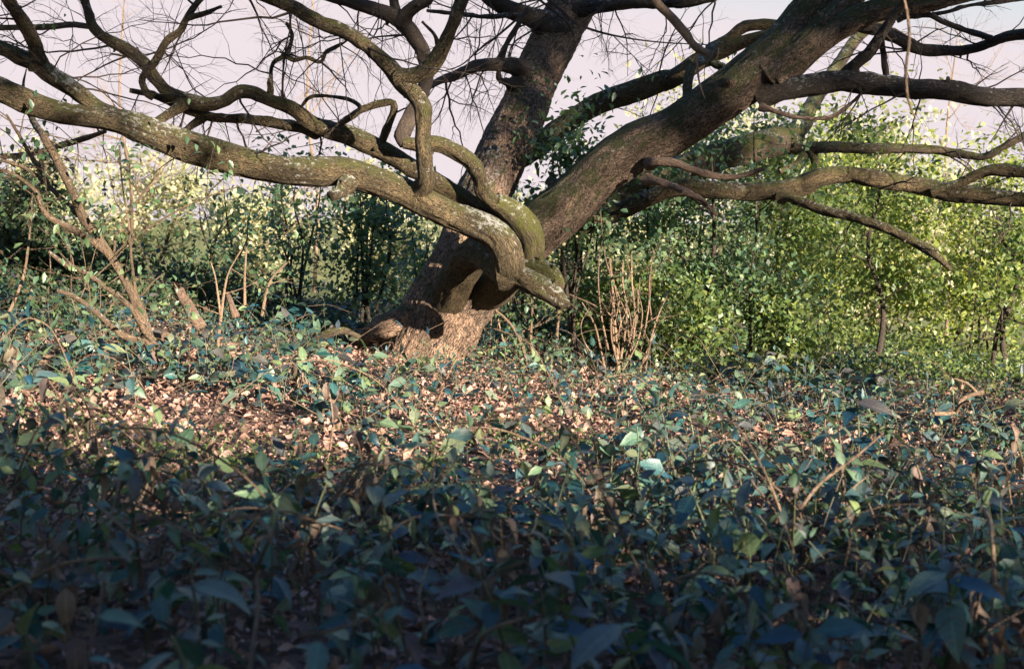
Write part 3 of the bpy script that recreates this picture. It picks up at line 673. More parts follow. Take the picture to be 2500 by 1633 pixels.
# long trailing twigs over the upper bole
mb = MB(); rg = np.random.default_rng(72)
for s in ([('B', 1420, 0, 22, 10.8), ('B', 1500, 60, 22, 10.8), ('B', 1600, 150, 20, 10.8), ('B', 1760, 210, 16, 10.8), ('B', 1950, 250, 12, 10.8), ('B', 2150, 275, 10, 10.8), ('B', 2330, 285, 8, 10.8)],
          [('B', 1340, -20, 18, 10.9), ('B', 1480, 90, 18, 10.9), ('B', 1560, 160, 18, 10.9), ('B', 1590, 225, 10, 10.9)],
          [('B', 1420, 100, 16, 11), ('B', 1330, 190, 14, 11), ('B', 1200, 280, 12, 11), ('B', 1160, 390, 9, 11)],
          [('B', 1240, 110, 18, 11), ('B', 1100, 230, 16, 11), ('B', 980, 320, 14, 11), ('B', 880, 410, 10, 11), ('B', 800, 450, 8, 11)],
          [('B', 1650, 130, 16, 11.2), ('B', 1760, 60, 20, 11.2), ('B', 1810, -40, 18, 11.2)],
          [('B', 1850, 240, 8, 10.8), ('B', 1960, 350, 6, 10.8), ('B', 2040, 430, 5, 10.8)]):
    p, r = path(s); P_, R_ = tube(mb, p, r, 6, .03)
    for k in range(5):
        i = rg.integers(2, len(P_) - 1)
        grow(mb, P_[i], rand_dirs(1, rg)[0] + np.array([0, 0, -.4]), .35, .004, 1, rg)
o = mb.build('twigs', M['twig'], trunk); o['kind'] = 'stuff'

# broken hanging branch in the upper middle, near strand of vine
mb = MB()
p, r = path([('B', 2060, -80, 40, 10.2), ('C', 10, 20, 58, 10.2), ('C', 100, 110, 56, 10.2), ('C', 190, 215, 58, 10.2), ('C', 255, 300, 52, 10.2), ('C', 335, 352, 48, 10.2)])
tube(mb, p, r, 16, .02, bump=.005, lump=.12, seed=77)
p, r = path([('C', 262, 350, 18, 10.2), ('C', 270, 430, 16, 10.2), ('C', 285, 540, 12, 10.2), ('C', 320, 640, 8, 10.2)]); tube(mb, p, r, 8, .02, seed=78)
o = mb.build('hanging_dead_branch', M['cane'])
tag(o, 'pale barkless dead branch hanging from above beside the great right limb', 'branch')
mb = MB()
p, r = path([('C', 1590, -60, 20, 5.0), ('C', 1625, 80, 20, 5.0), ('C', 1640, 250, 20, 5.0), ('C', 1618, 450, 20, 5.0), ('C', 1630, 640, 18, 5.0), ('C', 1680, 770, 10, 5.0)])
tube(mb, p, r, 8, .03, seed=79)
tag(mb.build('hanging_vine', M['sapling']), 'thin pale blurred vine strand hanging before the limbs at upper right', 'vine')

# ------------------------------------------------------------------ sapling on the left
def stems_thing(name, label, cat, runs, mat, basept, partname='stem', sides=14, group=None, twigs=0, seed=1, leaves=0, leafmat='shrub', leafsize=.05, bump=.003, wscale=1.0):
    t = thing(name, label, cat, basept, group)
    rg = np.random.default_rng(seed); tips = []
    for k, s in enumerate(runs):
        mb = MB(); p, r = path(s); r = r * wscale
        P_, R_ = tube(mb, p, r, sides, None, bump=bump, lump=.1, seed=seed + k)
        for q in range(twigs):
            i = rg.integers(len(P_) // 3, len(P_))
            grow(mb, P_[i], rand_dirs(1, rg, .5)[0], rg.uniform(.2, .6), min(.005, R_[i] * .5), 1, rg, grav=.05, tips=tips)
        mb.build(partname if k else 'trunk' if partname == 'stem' and len(runs) > 1 else partname, M[mat], t)
    if leaves and tips:
        mb = MB(); leaf_on(mb, tips, leaves, leafsize, rg)
        mb.build('crown', M[leafmat], t)
    return t, tips

def leaf_on(mb, tips, n, size, rg, templ=MED, spreadr=.03):
    pts = np.concatenate([a[len(a) // 4:] for a, d in tips])
    i = rg.integers(0, len(pts), n)
    pos = pts[i] + rg.normal(0, spreadr, (n, 3))
    d = rand_dirs(n, rg, -.1)
    scatter(mb, templ, pos, frames(d, rg.normal(0, .6, n)), size * rg.uniform(.6, 1.3, n), rg.random(n), rg)

b0 = Q('D', 1180, 1250, 8.9)
stems_thing('leaning_sapling', 'slender leaning sapling with forked stems at left, pale patches on its bark', 'sapling', [
    [('D', 1230, 1330, 120, 8.9), ('D', 1180, 1250, 112, 8.9), ('D', 1050, 1120, 100, 8.9), ('D', 965, 1020, 104, 8.9), ('D', 930, 900, 100, 8.9), ('D', 865, 730, 82, 8.9), ('D', 800, 610, 66, 8.9), ('D', 700, 445, 70, 8.9), ('D', 610, 320, 78, 8.9), ('D', 545, 230, 80, 8.9), ('D', 500, 130, 74, 8.85), ('D', 450, 10, 70, 8.8), ('A', 350, 1000, 66, 8.75), ('A', 280, 880, 58, 8.7), ('A', 215, 785, 48, 9.0), ('A', 170, 680, 38, 9.3), ('A', 150, 560, 24, 9.5), ('A', 170, 450, 12, 9.6)],
    [('D', 680, 430, 60, 8.88), ('D', 560, 345, 58, 8.8), ('D', 450, 280, 56, 8.75), ('D', 330, 220, 50, 8.7), ('D', 270, 150, 44, 8.65), ('D', 235, 50, 38, 8.6), ('A', 130, 1150, 30, 8.6), ('A', 0, 1090, 22, 8.55)],
    [('D', 510, 200, 50, 8.9), ('D', 420, 115, 42, 8.95), ('D', 300, 0, 38, 9.0), ('A', 170, 1090, 32, 9.0), ('A', 30, 1040, 28, 9.0), ('A', -80, 1010, 20, 9.0)],
    [('A', 310, 1190, 40, 8.95), ('A', 250, 1080, 36, 8.95), ('A', 190, 990, 34, 8.95), ('A', 110, 850, 26, 8.95), ('A', 40, 740, 18, 8.95)],
    [('D', 950, 960, 74, 8.85), ('D', 870, 830, 52, 8.8), ('D', 780, 735, 46, 8.8), ('D', 650, 640, 46, 8.75), ('D', 530, 562, 42, 8.7), ('D', 410, 510, 38, 8.65), ('D', 312, 432, 26, 8.6)],
    [('D', 920, 1020, 66, 8.8), ('D', 790, 972, 52, 8.7), ('D', 690, 890, 46, 8.65), ('D', 590, 800, 42, 8.6), ('D', 470, 720, 38, 8.55), ('D', 365, 685, 32, 8.5)],
    [('D', 880, 720, 26, 8.9), ('D', 852, 520, 22, 8.9), ('D', 830, 250, 18, 8.9), ('D', 790, 0, 14, 8.9), ('A', 770, 940, 10, 8.9)],
    [('D', 740, 460, 22, 8.9), ('D', 830, 370, 20, 8.9), ('D', 1040, 232, 16, 8.9), ('D', 1210, 140, 13, 8.9), ('D', 1400, 60, 11, 8.9), ('D', 1560, 10, 8, 8.9)],
    [('D', 735, 440, 20, 8.9), ('D', 760, 300, 17, 8.9), ('D', 830, 180, 14, 8.9), ('D', 960, 20, 10, 8.9)],
    [('D', 910, 720, 22, 8.9), ('D', 990, 630, 16, 8.9), ('D', 1060, 575, 10, 8.9)]],
    'sapling', b0, twigs=6, seed=81, leaves=420, leafsize=.055, wscale=.82)
for lab, pts, m_ in (
    ('thin reddish branch lying level behind the leaning sapling', [('A', -60, 1015, 34, 9.6), ('A', 100, 1005, 34, 9.6), ('A', 250, 985, 36, 9.6), ('A', 370, 945, 40, 9.6), ('A', 480, 915, 42, 9.6), ('A', 590, 880, 34, 9.6), ('A', 680, 850, 26, 9.5)], 'dead'),
    ('greenish level branch far behind at the top left', [('A', -80, 185, 36, 12), ('A', 150, 178, 38, 12), ('A', 320, 175, 42, 12), ('A', 480, 160, 40, 12), ('A', 620, 190, 28, 11.9), ('A', 640, 215, 16, 11.9)], 'bark_far')):
    mb = MB(); p, r = path(pts); P_, R_ = tube(mb, p, r, 14, .02, bump=.004, lump=.1, seed=83)
    rg = np.random.default_rng(84)
    for k in range(10): grow(mb, P_[rg.integers(1, len(P_))], rand_dirs(1, rg, .3)[0], rg.uniform(.3, .8), .004, 1, rg)
    tag(mb.build('branch', M[m_]), lab, 'branch')

# ------------------------------------------------------------------ shrubs, thicket and far trees
def shrub(name, label, cat, x, y, h, w, nst, nleaf, size, leafmat, seed, barkmat='twig', group=None, clump=60, sh=.22, templ=TINY, lean=(0, 0), zlow=.0, stemr=.016, depthw=None, stemparts=True):
    rg = np.random.default_rng(seed)
    z0 = float(gz(np.array([x]), np.array([y]))[0])
    t = thing(name, label, cat, (x, y, z0), group)
    dw = depthw or w
    allpts = []
    stemmb = None
    for k in range(nst):
        a = rg.uniform(0, 2 * math.pi); rr = rg.uniform(.1, .5) * .5
        top = np.array([x + math.cos(a) * w * rr + lean[0], y + math.sin(a) * dw * rr + lean[1], z0 + h * rg.uniform(.7, 1.0)])
        b = np.array([x + rg.normal(0, .05) * min(w, 2), y + rg.normal(0, .05) * min(w, 2), z0 - .05])
        mid = [(b * (1 - s) + top * s) + rg.normal(0, .022 * h, 3) * np.array([1, 1, .3]) * math.sin(s * 3) for s in (.3, .55, .8)]
        mb = MB()
        P_, R_ = tube(mb, np.array([b, *mid, top]), stemr * rg.uniform(.6, 1.2) * np.array([1.15, .85, .65, .45, .2]), 8, .06, lump=.1, seed=seed + k)
        tips = []
        for q in range(int(5 + h * 3)):
            i = rg.integers(len(P_) // 4, len(P_))
            grow(mb, P_[i], rand_dirs(1, rg, .25)[0] * np.array([w, dw, w]) / max(w, dw), rg.uniform(.15, .38) * min(w, h), R_[i] * .5, 1, rg, grav=.03, tips=tips, kids=(1, 3))
        mb.build('stem' if nst > 1 else 'trunk', M[barkmat], t)
        allpts += [a_[len(a_) // 3:] for a_, d_ in tips]
    pts = np.concatenate(allpts)
    pts = pts[pts[:, 2] > z0 + zlow * h]
    cc_ = pts[rg.integers(0, len(pts), clump)]
    wt = rg.uniform(.3, 1.6, clump); wt /= wt.sum()
    ci = rg.choice(clump, nleaf, p=wt)
    cs = rg.uniform(.5, 1.3, clump) * sh
    pos = cc_[ci] + rg.normal(0, 1, (nleaf, 3)) * cs[ci][:, None] * np.array([1, 1, .75])
    half = nleaf // 3
    pos[:half] = pts[rg.integers(0, len(pts), half)] + rg.normal(0, .05 + size * .5, (half, 3))
    pos[:, 2] = np.maximum(pos[:, 2], z0 + .03)
    mb = MB()
    d = rand_dirs(nleaf, rg, .1)
    scatter(mb, templ, pos, frames(d, rg.normal(0, .7, nleaf)), size * rg.uniform(.55, 1.35, nleaf), rg.random(nleaf), rg)
    mb.build('crown', M[leafmat], t)
    return t

def at_px(x, y, d):
    p = P(x * 1.0504, y * 1.0504, d); return float(p[0]), float(p[1])

# shrubs left of and behind the bole (glossy dark leaves)
for k, (px, d, h, w, n, lab) in enumerate([
        (520, 14.2, 1.4, 1.5, 700, 'open dark leaved shrub between sapling and tree, pale field showing through'),
        (690, 13.4, 1.65, 1.6, 1500, 'leafy dark green shrub under the great left limb'),
        (850, 13.0, 1.55, 1.6, 2300, 'dense glossy shrub just left of the leaning trunk'),
        (990, 14.5, 1.4, 1.6, 1600, 'tall shrub half hidden by the leaning trunk'),
        (1180, 14.8, 1.7, 1.6, 1100, 'shrub behind the fork of the great tree'),
        (1330, 13.4, 1.8, 1.5, 1700, 'dark shrub behind the cut coppice stems'),
        (1480, 12.8, 1.9, 1.5, 3000, 'dense dark shrub right of the cut coppice stems')]):
    x, y = at_px(px, 800, d)
    shrub('shrub', lab, 'shrub', x, y, h, w, 5, int(n * .8), .068, 'shrub_teal', 200 + k, group='dark leaved shrubs around the tree', clump=60, sh=.15)
for k, (px, d, h, w, n, lab) in enumerate([(20, 12.2, 1.15, 1.5, 2600, 'dark bramble bush at the left edge'), (170, 12.6, .85, 1.6, 2000, 'dark bramble bush behind the fork of the leaning sapling'), (310, 12.0, .6, 1.4, 1500, 'dark bramble bush right behind the leaning sapling'), (440, 12.8, .5, 1.4, 1200, 'low dark bramble bush behind the tall broken stump'),
        (600, 12.4, .45, 1.3, 1200, 'low bramble bush beside the small splintered stump'), (1420, 12.2, .8, 1.3, 2000, 'low bush behind the cut coppice stems'), (1580, 11.9, .75, 1.3, 2000, 'low bush at the left foot of the thicket'), (1830, 12.3, .7, 1.5, 2200, 'low bush at the middle foot of the thicket')]):
    x, y = at_px(px, 800, d)
    shrub('bramble_bush', lab, 'bush', x, y, h, w, 6, n, .062, 'ivy' if k < 5 else 'shrub_mid', 250 + k, group='low dark bramble bushes', clump=60, sh=.15, stemr=.006)
x, y = at_px(1345, 800, 11.35)
shrub('tall_shrub', 'tall leafy shrub rising between the leaning trunk and the right limb', 'shrub', x, y, 2.35, 1.0, 4, 1300, .07, 'shrub', 231, clump=30, sh=.14, templ=MED, zlow=.45)
# thicket on the right
TL = ['dark left flank of the green thicket below the low limb', 'thicket tree with twin dark stems', 'sunlit thicket bush behind the twin stemmed tree', 'thicket bush with a straight thin stem', 'bright yellow green bush right of the straight thin stem',
      'bright bush near the right edge of the thicket', 'half open bush at the right edge, sky showing through', 'deep thicket bush behind the low limb']
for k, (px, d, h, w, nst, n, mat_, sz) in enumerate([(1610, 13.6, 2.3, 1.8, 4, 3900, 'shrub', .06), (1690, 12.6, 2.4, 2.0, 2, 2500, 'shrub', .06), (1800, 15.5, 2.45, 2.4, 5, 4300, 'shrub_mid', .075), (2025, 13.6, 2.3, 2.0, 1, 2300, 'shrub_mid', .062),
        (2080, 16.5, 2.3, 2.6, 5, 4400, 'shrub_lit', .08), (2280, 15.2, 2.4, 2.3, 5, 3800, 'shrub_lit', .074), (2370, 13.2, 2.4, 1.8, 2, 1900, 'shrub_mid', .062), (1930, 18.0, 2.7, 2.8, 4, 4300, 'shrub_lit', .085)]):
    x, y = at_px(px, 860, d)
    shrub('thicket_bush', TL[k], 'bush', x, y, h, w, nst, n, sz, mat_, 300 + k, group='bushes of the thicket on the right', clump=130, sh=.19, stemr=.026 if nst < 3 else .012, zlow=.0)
# brighter trees beyond the thicket, and the pale far hedge on the left
FL = []
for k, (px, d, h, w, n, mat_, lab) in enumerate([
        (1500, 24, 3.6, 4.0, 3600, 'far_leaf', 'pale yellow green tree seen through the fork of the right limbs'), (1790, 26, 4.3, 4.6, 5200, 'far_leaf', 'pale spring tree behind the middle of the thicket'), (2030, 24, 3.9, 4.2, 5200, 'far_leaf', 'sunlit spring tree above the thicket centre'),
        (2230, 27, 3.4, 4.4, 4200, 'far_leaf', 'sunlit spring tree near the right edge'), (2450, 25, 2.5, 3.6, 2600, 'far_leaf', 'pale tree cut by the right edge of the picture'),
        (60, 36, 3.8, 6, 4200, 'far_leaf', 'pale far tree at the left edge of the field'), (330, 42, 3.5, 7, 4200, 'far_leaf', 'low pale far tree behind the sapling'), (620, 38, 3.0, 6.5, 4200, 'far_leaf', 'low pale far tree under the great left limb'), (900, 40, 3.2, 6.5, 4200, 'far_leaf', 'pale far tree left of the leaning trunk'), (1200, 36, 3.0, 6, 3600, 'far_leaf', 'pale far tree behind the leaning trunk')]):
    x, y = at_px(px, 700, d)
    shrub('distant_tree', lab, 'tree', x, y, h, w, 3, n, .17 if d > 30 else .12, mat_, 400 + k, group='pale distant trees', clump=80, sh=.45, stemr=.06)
# bare far trees, only twigs against the sky
for k, (px, d, h, lab) in enumerate([(300, 30, 6.5, 'bare far tree behind the upper left limbs'), (730, 32, 7.0, 'bare far tree behind the forked dark branch'), (2200, 30, 6.5, 'bare far tree behind the limbs at upper right')]):
    x, y = at_px(px, 700, d); z0 = float(gz(np.array([x]), np.array([y]))[0])
    rg = np.random.default_rng(450 + k)
    t = thing('bare_tree', lab, 'tree', (x, y, z0), 'bare distant trees')
    mb = MB(); P_, R_ = tube(mb, np.array([[x, y, z0 - .1], [x + .1, y, z0 + h * .3], [x - .1, y, z0 + h * .6], [x + .1, y, z0 + h]]), np.array([.045, .035, .025, .01]), 10, .1, lump=.1, seed=k)
    mb.build('trunk', M['cane'], t)
    mb = MB()
    for q in range(8):
        i = rg.integers(len(P_) // 4, len(P_)); grow(mb, P_[i], rand_dirs(1, rg, .35)[0], rg.uniform(1.0, 2.6), R_[i] * .6, 3, rg, grav=.04, wig=.3, kids=(1, 3))
    o = mb.build('crown', M['cane'], t)

# unseen shrubs and trees added around the viewer for the shade they cast
HG = np.random.default_rng(500)
ORD = 'first second third fourth fifth sixth seventh eighth ninth tenth eleventh'.split()
for k in range(22):
    row = k % 2
    x = -1.5 + (k // 2) * 1.7 + HG.normal(0, .2) + row * .8; y = -4.6 - row * 1.3 + HG.normal(0, .2)
    h = (3.1 if row == 0 else 3.45) + .36 * math.sin((k // 2) * 1.9) + HG.normal(0, .10)
    shrub('shade_shrub', 'unseen evergreen shrub added to shade the foreground, %s from the left in the %s row' % (ORD[k // 2], ('front', 'rear')[row]), 'shrub', x, y, h, 2.4, 4, 4200, .20, 'hedge', 510 + k, group='unseen shrubs added for shade', clump=160, sh=.30, stemr=.03, depthw=1.4)

def canopy(x, y, zb, rx, ry, rz, n, size, seed, lab, tx=0.):  # out-of-view tree, placed to cut sun and sky light
    rg = np.random.default_rng(seed); z0 = float(gz(np.array([x]), np.array([y]))[0])
    t = thing('shade_tree', lab, 'tree', (x + tx, y, z0), 'unseen trees added for shade')
    mb = MB(); P_, R_ = tube(mb, np.array([[x + tx, y, z0 - .1], [x + tx * 1.0 + .1, y, z0 + 3], [x + tx * .7, y, zb], [x + .2, y, zb + rz]]), np.array([.26, .2, .17, .06]), 14, .15, bump=.01, lump=.08, seed=seed)
    for q in range(14):
        i = rg.integers(int(len(P_) * .55), len(P_)); grow(mb, P_[i], rand_dirs(1, rg, .35)[0], rg.uniform(1.5, 3.2), .05, 2, rg, grav=.02, wig=.3, kids=(1, 3))
    mb.build('trunk', M['bark'], t)
    nc = 90
    c = rand_dirs(nc, rg) * (rg.random(nc) ** .4)[:, None] * np.array([rx, ry, rz]) + np.array([x, y, zb + rz])
    ci = rg.integers(0, nc, n)
    pos = c[ci] + rg.normal(0, .55, (n, 3))
    mb = MB(); scatter(mb, TINY, pos, frames(rand_dirs(n, rg, .2), rg.normal(0, .7, n)), size * rg.uniform(.6, 1.3, n), rg.random(n), rg)
    mb.build('crown', M['hedge'], t)
CT = [(-7.5, -2.0, 3.0, 3.6, 3.6, 4.5, 'left flank'), (-7.5, 4.0, 3.0, 3.0, 3.0, 4.5, 'far left flank'), (7.5, -4.5, 5.35, 4.2, 3.6, 3.0, 'right of the middle'), (12.5, -5.0, 6.2, 4.2, 3.6, 3.0, 'right end'), (17.5, -5.5, 6.3, 4.2, 3.6, 3.0, 'beyond the right end')]
for k, (x, y, zb, rx, ry, rz, w_) in enumerate(CT):
    canopy(x, y, zb, rx, ry, rz, 5000, .30, 540 + k, 'tall unseen evergreen tree added to block sun and sky, ' + w_, {2: -2.2, 3: 2.9}.get(k, 0.))

# ------------------------------------------------------------------ coppice stool with cut pale stems
CS = [[('E', 1880, 1230, 60), ('E', 1870, 1080, 46), ('E', 1850, 850, 40), ('E', 1840, 700, 36), ('E', 1820, 480, 32)],
      [('E', 1890, 1150, 40), ('E', 1930, 850, 34), ('E', 1905, 640, 32), ('E', 1905, 490, 30)],
      [('E', 1920, 1150, 40), ('E', 1980, 850, 32), ('E', 1965, 650, 30), ('E', 1960, 450, 26)],
      [('E', 1930, 1150, 36), ('E', 1995, 900, 30), ('E', 2005, 680, 26)],
      [('E', 1800, 1240, 40), ('E', 1760, 1050, 36), ('E', 1720, 900, 30), ('E', 1640, 760, 24)],
      [('E', 1880, 1000, 26), ('E', 1830, 850, 24), ('E', 1720, 780, 20), ('E', 1560, 710, 16)],
      [('E', 1900, 960, 30), ('E', 1880, 800, 26), ('E', 1850, 650, 24), ('E', 1790, 460, 20), ('E', 1760, 170, 16)],
      [('E', 1960, 980, 24), ('E', 2050, 900, 24), ('E', 2140, 850, 18)],
      [('E', 2090, 870, 26), ('E', 2075, 700, 22), ('E', 2090, 520, 20), ('E', 2140, 380, 16)],
      [('E', 1860, 860, 24), ('E', 1900, 700, 20), ('E', 1970, 560, 18)],
      [('E', 1940, 860, 24), ('E', 1870, 700, 20), ('E', 1830, 560, 16)],
      [('E', 2010, 1230, 30), ('E', 2060, 1080, 24), ('E', 2110, 960, 20)]]
_r = np.random.default_rng(92)
CS = [[(q[0], q[1], q[2], q[3] * .42, 11.0) for q in s] for s in CS]
for q in range(16):                                            # more slender shoots of the same stool
    x0 = _r.uniform(1780, 2050); y0 = _r.uniform(1050, 1220); x1 = x0 + _r.normal(0, 90); y1 = y0 - _r.uniform(250, 620); b_ = _r.normal(0, 30)
    CS.append([('E', x0, y0, 13, 11.0), ('E', x0 * .65 + x1 * .35 + b_, y0 * .65 + y1 * .35, 11, 11.0 + _r.normal(0, .15)), ('E', x0 * .3 + x1 * .7 + b_, y0 * .3 + y1 * .7, 9, 11.0 + _r.normal(0, .2)), ('E', x1, y1, 6, 11.0 + _r.normal(0, .25))])
stems_thing('coppiced_shrub', 'cluster of pale cut stems sprouting right of the leaning trunk', 'shrub', CS, 'cane', Q('E', 1880, 1230, 11.0), partname='cut_stem', sides=8, twigs=1, seed=91, leaves=160, leafsize=.05)
SD = [('thin pale sapling leaning under the sawn stub', [[('E', 1300, 1200, 30), ('E', 1260, 1060, 28), ('E', 1200, 930, 24), ('E', 1130, 850, 18), ('E', 1085, 815, 14)]], 10.9),
      ('straight thin sapling beside the trunk, second from it', [[('E', 1170, 1220, 26), ('E', 1140, 1040, 22), ('E', 1105, 900, 16), ('E', 1090, 760, 10)]], 11.2),
      ('slim upright sapling with two stems below the stub', [[('E', 1320, 1120, 26), ('E', 1312, 980, 24), ('E', 1320, 800, 18)], [('E', 1510, 1200, 30), ('E', 1480, 1020, 26), ('E', 1490, 850, 20), ('E', 1480, 780, 12)]], 11.1),
      ('bent pale sapling with a crossing stem in the gap right of the trunk', [[('E', 1030, 1170, 20), ('E', 1050, 960, 16), ('E', 1060, 820, 10)], [('E', 1090, 1020, 14), ('E', 1250, 955, 16), ('E', 1420, 880, 12), ('E', 1470, 820, 10)]], 11.4)]
for k, (lab, runs, d) in enumerate(SD):
    runs = [[(q[0], q[1], q[2], q[3] * .75, d) for q in s] for s in runs]
    stems_thing('young_sapling', lab, 'sapling', runs, 'cane', Q(*runs[0][0][:3], d), sides=8, twigs=2, seed=95 + k, leaves=70, leafsize=.05, group='young saplings by the trunk')
stems_thing('young_sapling', 'straight slim sapling with a forked top, left of the trunk', 'sapling', [
    [('D', 1400, 1370, 26, 9.4), ('D', 1405, 1150, 24, 9.4), ('D', 1412, 980, 24, 9.4), ('D', 1430, 830, 20, 9.4), ('D', 1450, 680, 16, 9.4), ('D', 1480, 560, 10, 9.4), ('D', 1560, 420, 8, 9.4)],
    [('D', 1425, 850, 18, 9.4), ('D', 1410, 740, 14, 9.4), ('D', 1390, 600, 10, 9.4), ('D', 1360, 500, 8, 9.4)]], 'cane', Q('D', 1400, 1360, 9.4), sides=8, twigs=2, seed=101, leaves=60, leafsize=.05, group='young saplings by the trunk')
stems_thing('young_sapling', 'arching red brown sapling shoot at the left edge', 'sapling', [
    [('D', 40, 860, 24, 9.2), ('D', 90, 760, 22, 9.2), ('D', 150, 600, 20, 9.2), ('D', 180, 430, 16, 9.2), ('D', 195, 280, 12, 9.2), ('D', 215, 160, 8, 9.2)]], 'cane', Q('D', 40, 860, 9.2), sides=8, twigs=2, seed=103, leaves=30, leafsize=.05, group='young saplings by the trunk')
stems_thing('young_sapling', 'thin shoot in front of the dark shrub, left of the broken stump', 'sapling', [
    [('D', 1690, 850, 22, 11), ('D', 1720, 700, 18, 11), ('D', 1760, 600, 14, 11), ('D', 1860, 500, 10, 11)], [('D', 1580, 780, 20, 11), ('D', 1580, 600, 16, 11), ('D', 1590, 440, 12, 11), ('D', 1600, 250, 8, 11)]], 'cane', Q('D', 1690, 850, 11), sides=8, twigs=2, seed=105, leaves=80, leafsize=.055, group='young saplings by the trunk')

# broken stumps, logs and dead branches
def wood(name, label, cat, pts, mat='dead', sides=18, lump=.12, bump=.008, seed=1, forks=(), splinter=False):
    mb = MB()
    p, r = path(pts); tube(mb, p, r, sides, .02, bump=bump, lump=lump, seed=seed)
    for f in forks:
        p2, r2 = path(f); tube(mb, p2, r2, max(8, sides // 2), .02, bump=bump * .6, lump=lump, seed=seed + 3)
    if splinter:
        rg = np.random.default_rng(seed); e = p[-1]; t_ = unit(p[-1] - p[-2])
        for k in range(7):
            o_ = rg.normal(0, r[-1] * .45, 3); a = e + o_ - t_ * r[-1] * .6
            tube(mb, np.array([a, a + t_ * r[-1] * rg.uniform(.9, 2.2) + o_ * .2]), np.array([r[-1] * .35, .002]), 5, .02)
    return tag(mb.build(name, M[mat]), label, cat)
wood('broken_stump', 'tall reddish broken stump leaning left behind the sapling', 'stump', [('D', 1300, 930, 76, 10.6), ('D', 1250, 850, 70, 10.6), ('D', 1200, 760, 78, 10.6), ('D', 1155, 680, 66, 10.6)], splinter=True, seed=5)
wood('broken_stump', 'small splintered stump of orange wood left of the trunk', 'stump', [('D', 1520, 860, 60, 10.8), ('D', 1500, 790, 44, 10.8), ('D', 1472, 715, 30, 10.8)], splinter=True, seed=6)
wood('fallen_log', 'short pinkish fallen log beside the mossy root', 'log', [('D', 2020, 1010, 30, 10.9), ('D', 2060, 985, 50, 10.9), ('D', 2150, 955, 58, 10.9), ('D', 2230, 945, 46, 10.95), ('D', 2320, 985, 30, 11)], 'bark_far', seed=7)
wood('cut_log', 'rounded cut log end glowing orange behind the sapling base', 'log', [('D', 1010, 985, 80, 10.2), ('D', 1050, 980, 84, 10.0), ('D', 1075, 985, 70, 9.9)], seed=8)
wood('cut_log', 'smaller tan cut log end right of the orange one', 'log', [('D', 1100, 1005, 50, 10.2), ('D', 1130, 1010, 56, 10.0), ('D', 1145, 1014, 46, 9.9)], seed=9)
wood('dead_branch', 'zigzag pale dead branch lying on the undergrowth at right', 'branch', [('F', 1800, 1480, 26, 8.2), ('F', 1930, 1470, 26, 8.2), ('F', 1975, 1390, 30, 8.2), ('F', 2050, 1355, 30, 8.2), ('F', 2120, 1338, 28, 8.2)], 'cane', 10, seed=12,
     forks=([('F', 2080, 1350, 18, 8.2), ('F', 2020, 1290, 16, 8.2), ('F', 1930, 1252, 10, 8.2)], [('F', 1940, 1470, 26, 8.2), ('F', 1975, 1420, 24, 8.15), ('F', 2030, 1398, 16, 8.1)]))
wood('dead_branch', 'long thin fallen branch beneath the sapling at left', 'branch', [('D', 20, 1100, 28, 8.8), ('D', 200, 1095, 28, 8.8), ('D', 400, 1130, 26, 8.8), ('D', 580, 1185, 24, 8.8), ('D', 700, 1250, 18, 8.8)], 'cane', 8, seed=14)
wood('dead_branch', 'thin crooked dead stem standing in the undergrowth below the trunk', 'branch', [('D', 1380, 1300, 14, 8.4), ('D', 1450, 1310, 16, 8.4), ('D', 1500, 1380, 16, 8.4), ('D', 1600, 1470, 14, 8.3)], 'cane', 8, seed=15)

# ------------------------------------------------------------------ undergrowth
UG = np.random.default_rng(600)
def plant_data(rg, wilt=False, tall=1.0, big=1.0):
    """stem polyline and leaf list in local space"""
    H = rg.uniform(.10, .36) * tall
    lean = rg.normal(0, .10, 2)
    s = np.linspace(0, 1, 5)
    st = np.stack([lean[0] * s ** 1.6, lean[1] * s ** 1.6, H * s], 1)
    L = []
    npair = rg.integers(3, 7)
    az = rg.uniform(0, math.pi)
    for k in range(npair):
        f = .35 + .65 * k / (npair - 1)
        q = np.array([np.interp(f, s, st[:, j]) for j in range(3)])
        az += math.pi / 2 + rg.normal(0, .3)
        sz = (.100 - .04 * max(0, f - .6) / .4) * rg.uniform(.55, 1.25)
        for side in (0, math.pi):
            if rg.random() < .12: continue
            a = az + side + rg.normal(0, .2)
            el = rg.normal(-.12, .55) + (.75 if f > .95 else 0)
            if wilt: el = rg.normal(-1.0, .3)
            d = np.array([math.cos(a) * math.cos(el), math.sin(a) * math.cos(el), math.sin(el)])
            L.append((q + d * .012, d, rg.normal(0, .55), sz * big * (1.1 if wilt else 1)))
    return st, L

leaf_me = {}
for key, T, mat_ in (('plant', BIG, 'plant'), ('wilt', WILT, 'wilt')):
    leaf_me[key] = []
    for tv, tf in T:
        b = MB(); b.add(tv, tf, tv * np.array([1, 1, 0])); leaf_me[key].append(b.mesh('leaf', M[mat_]))

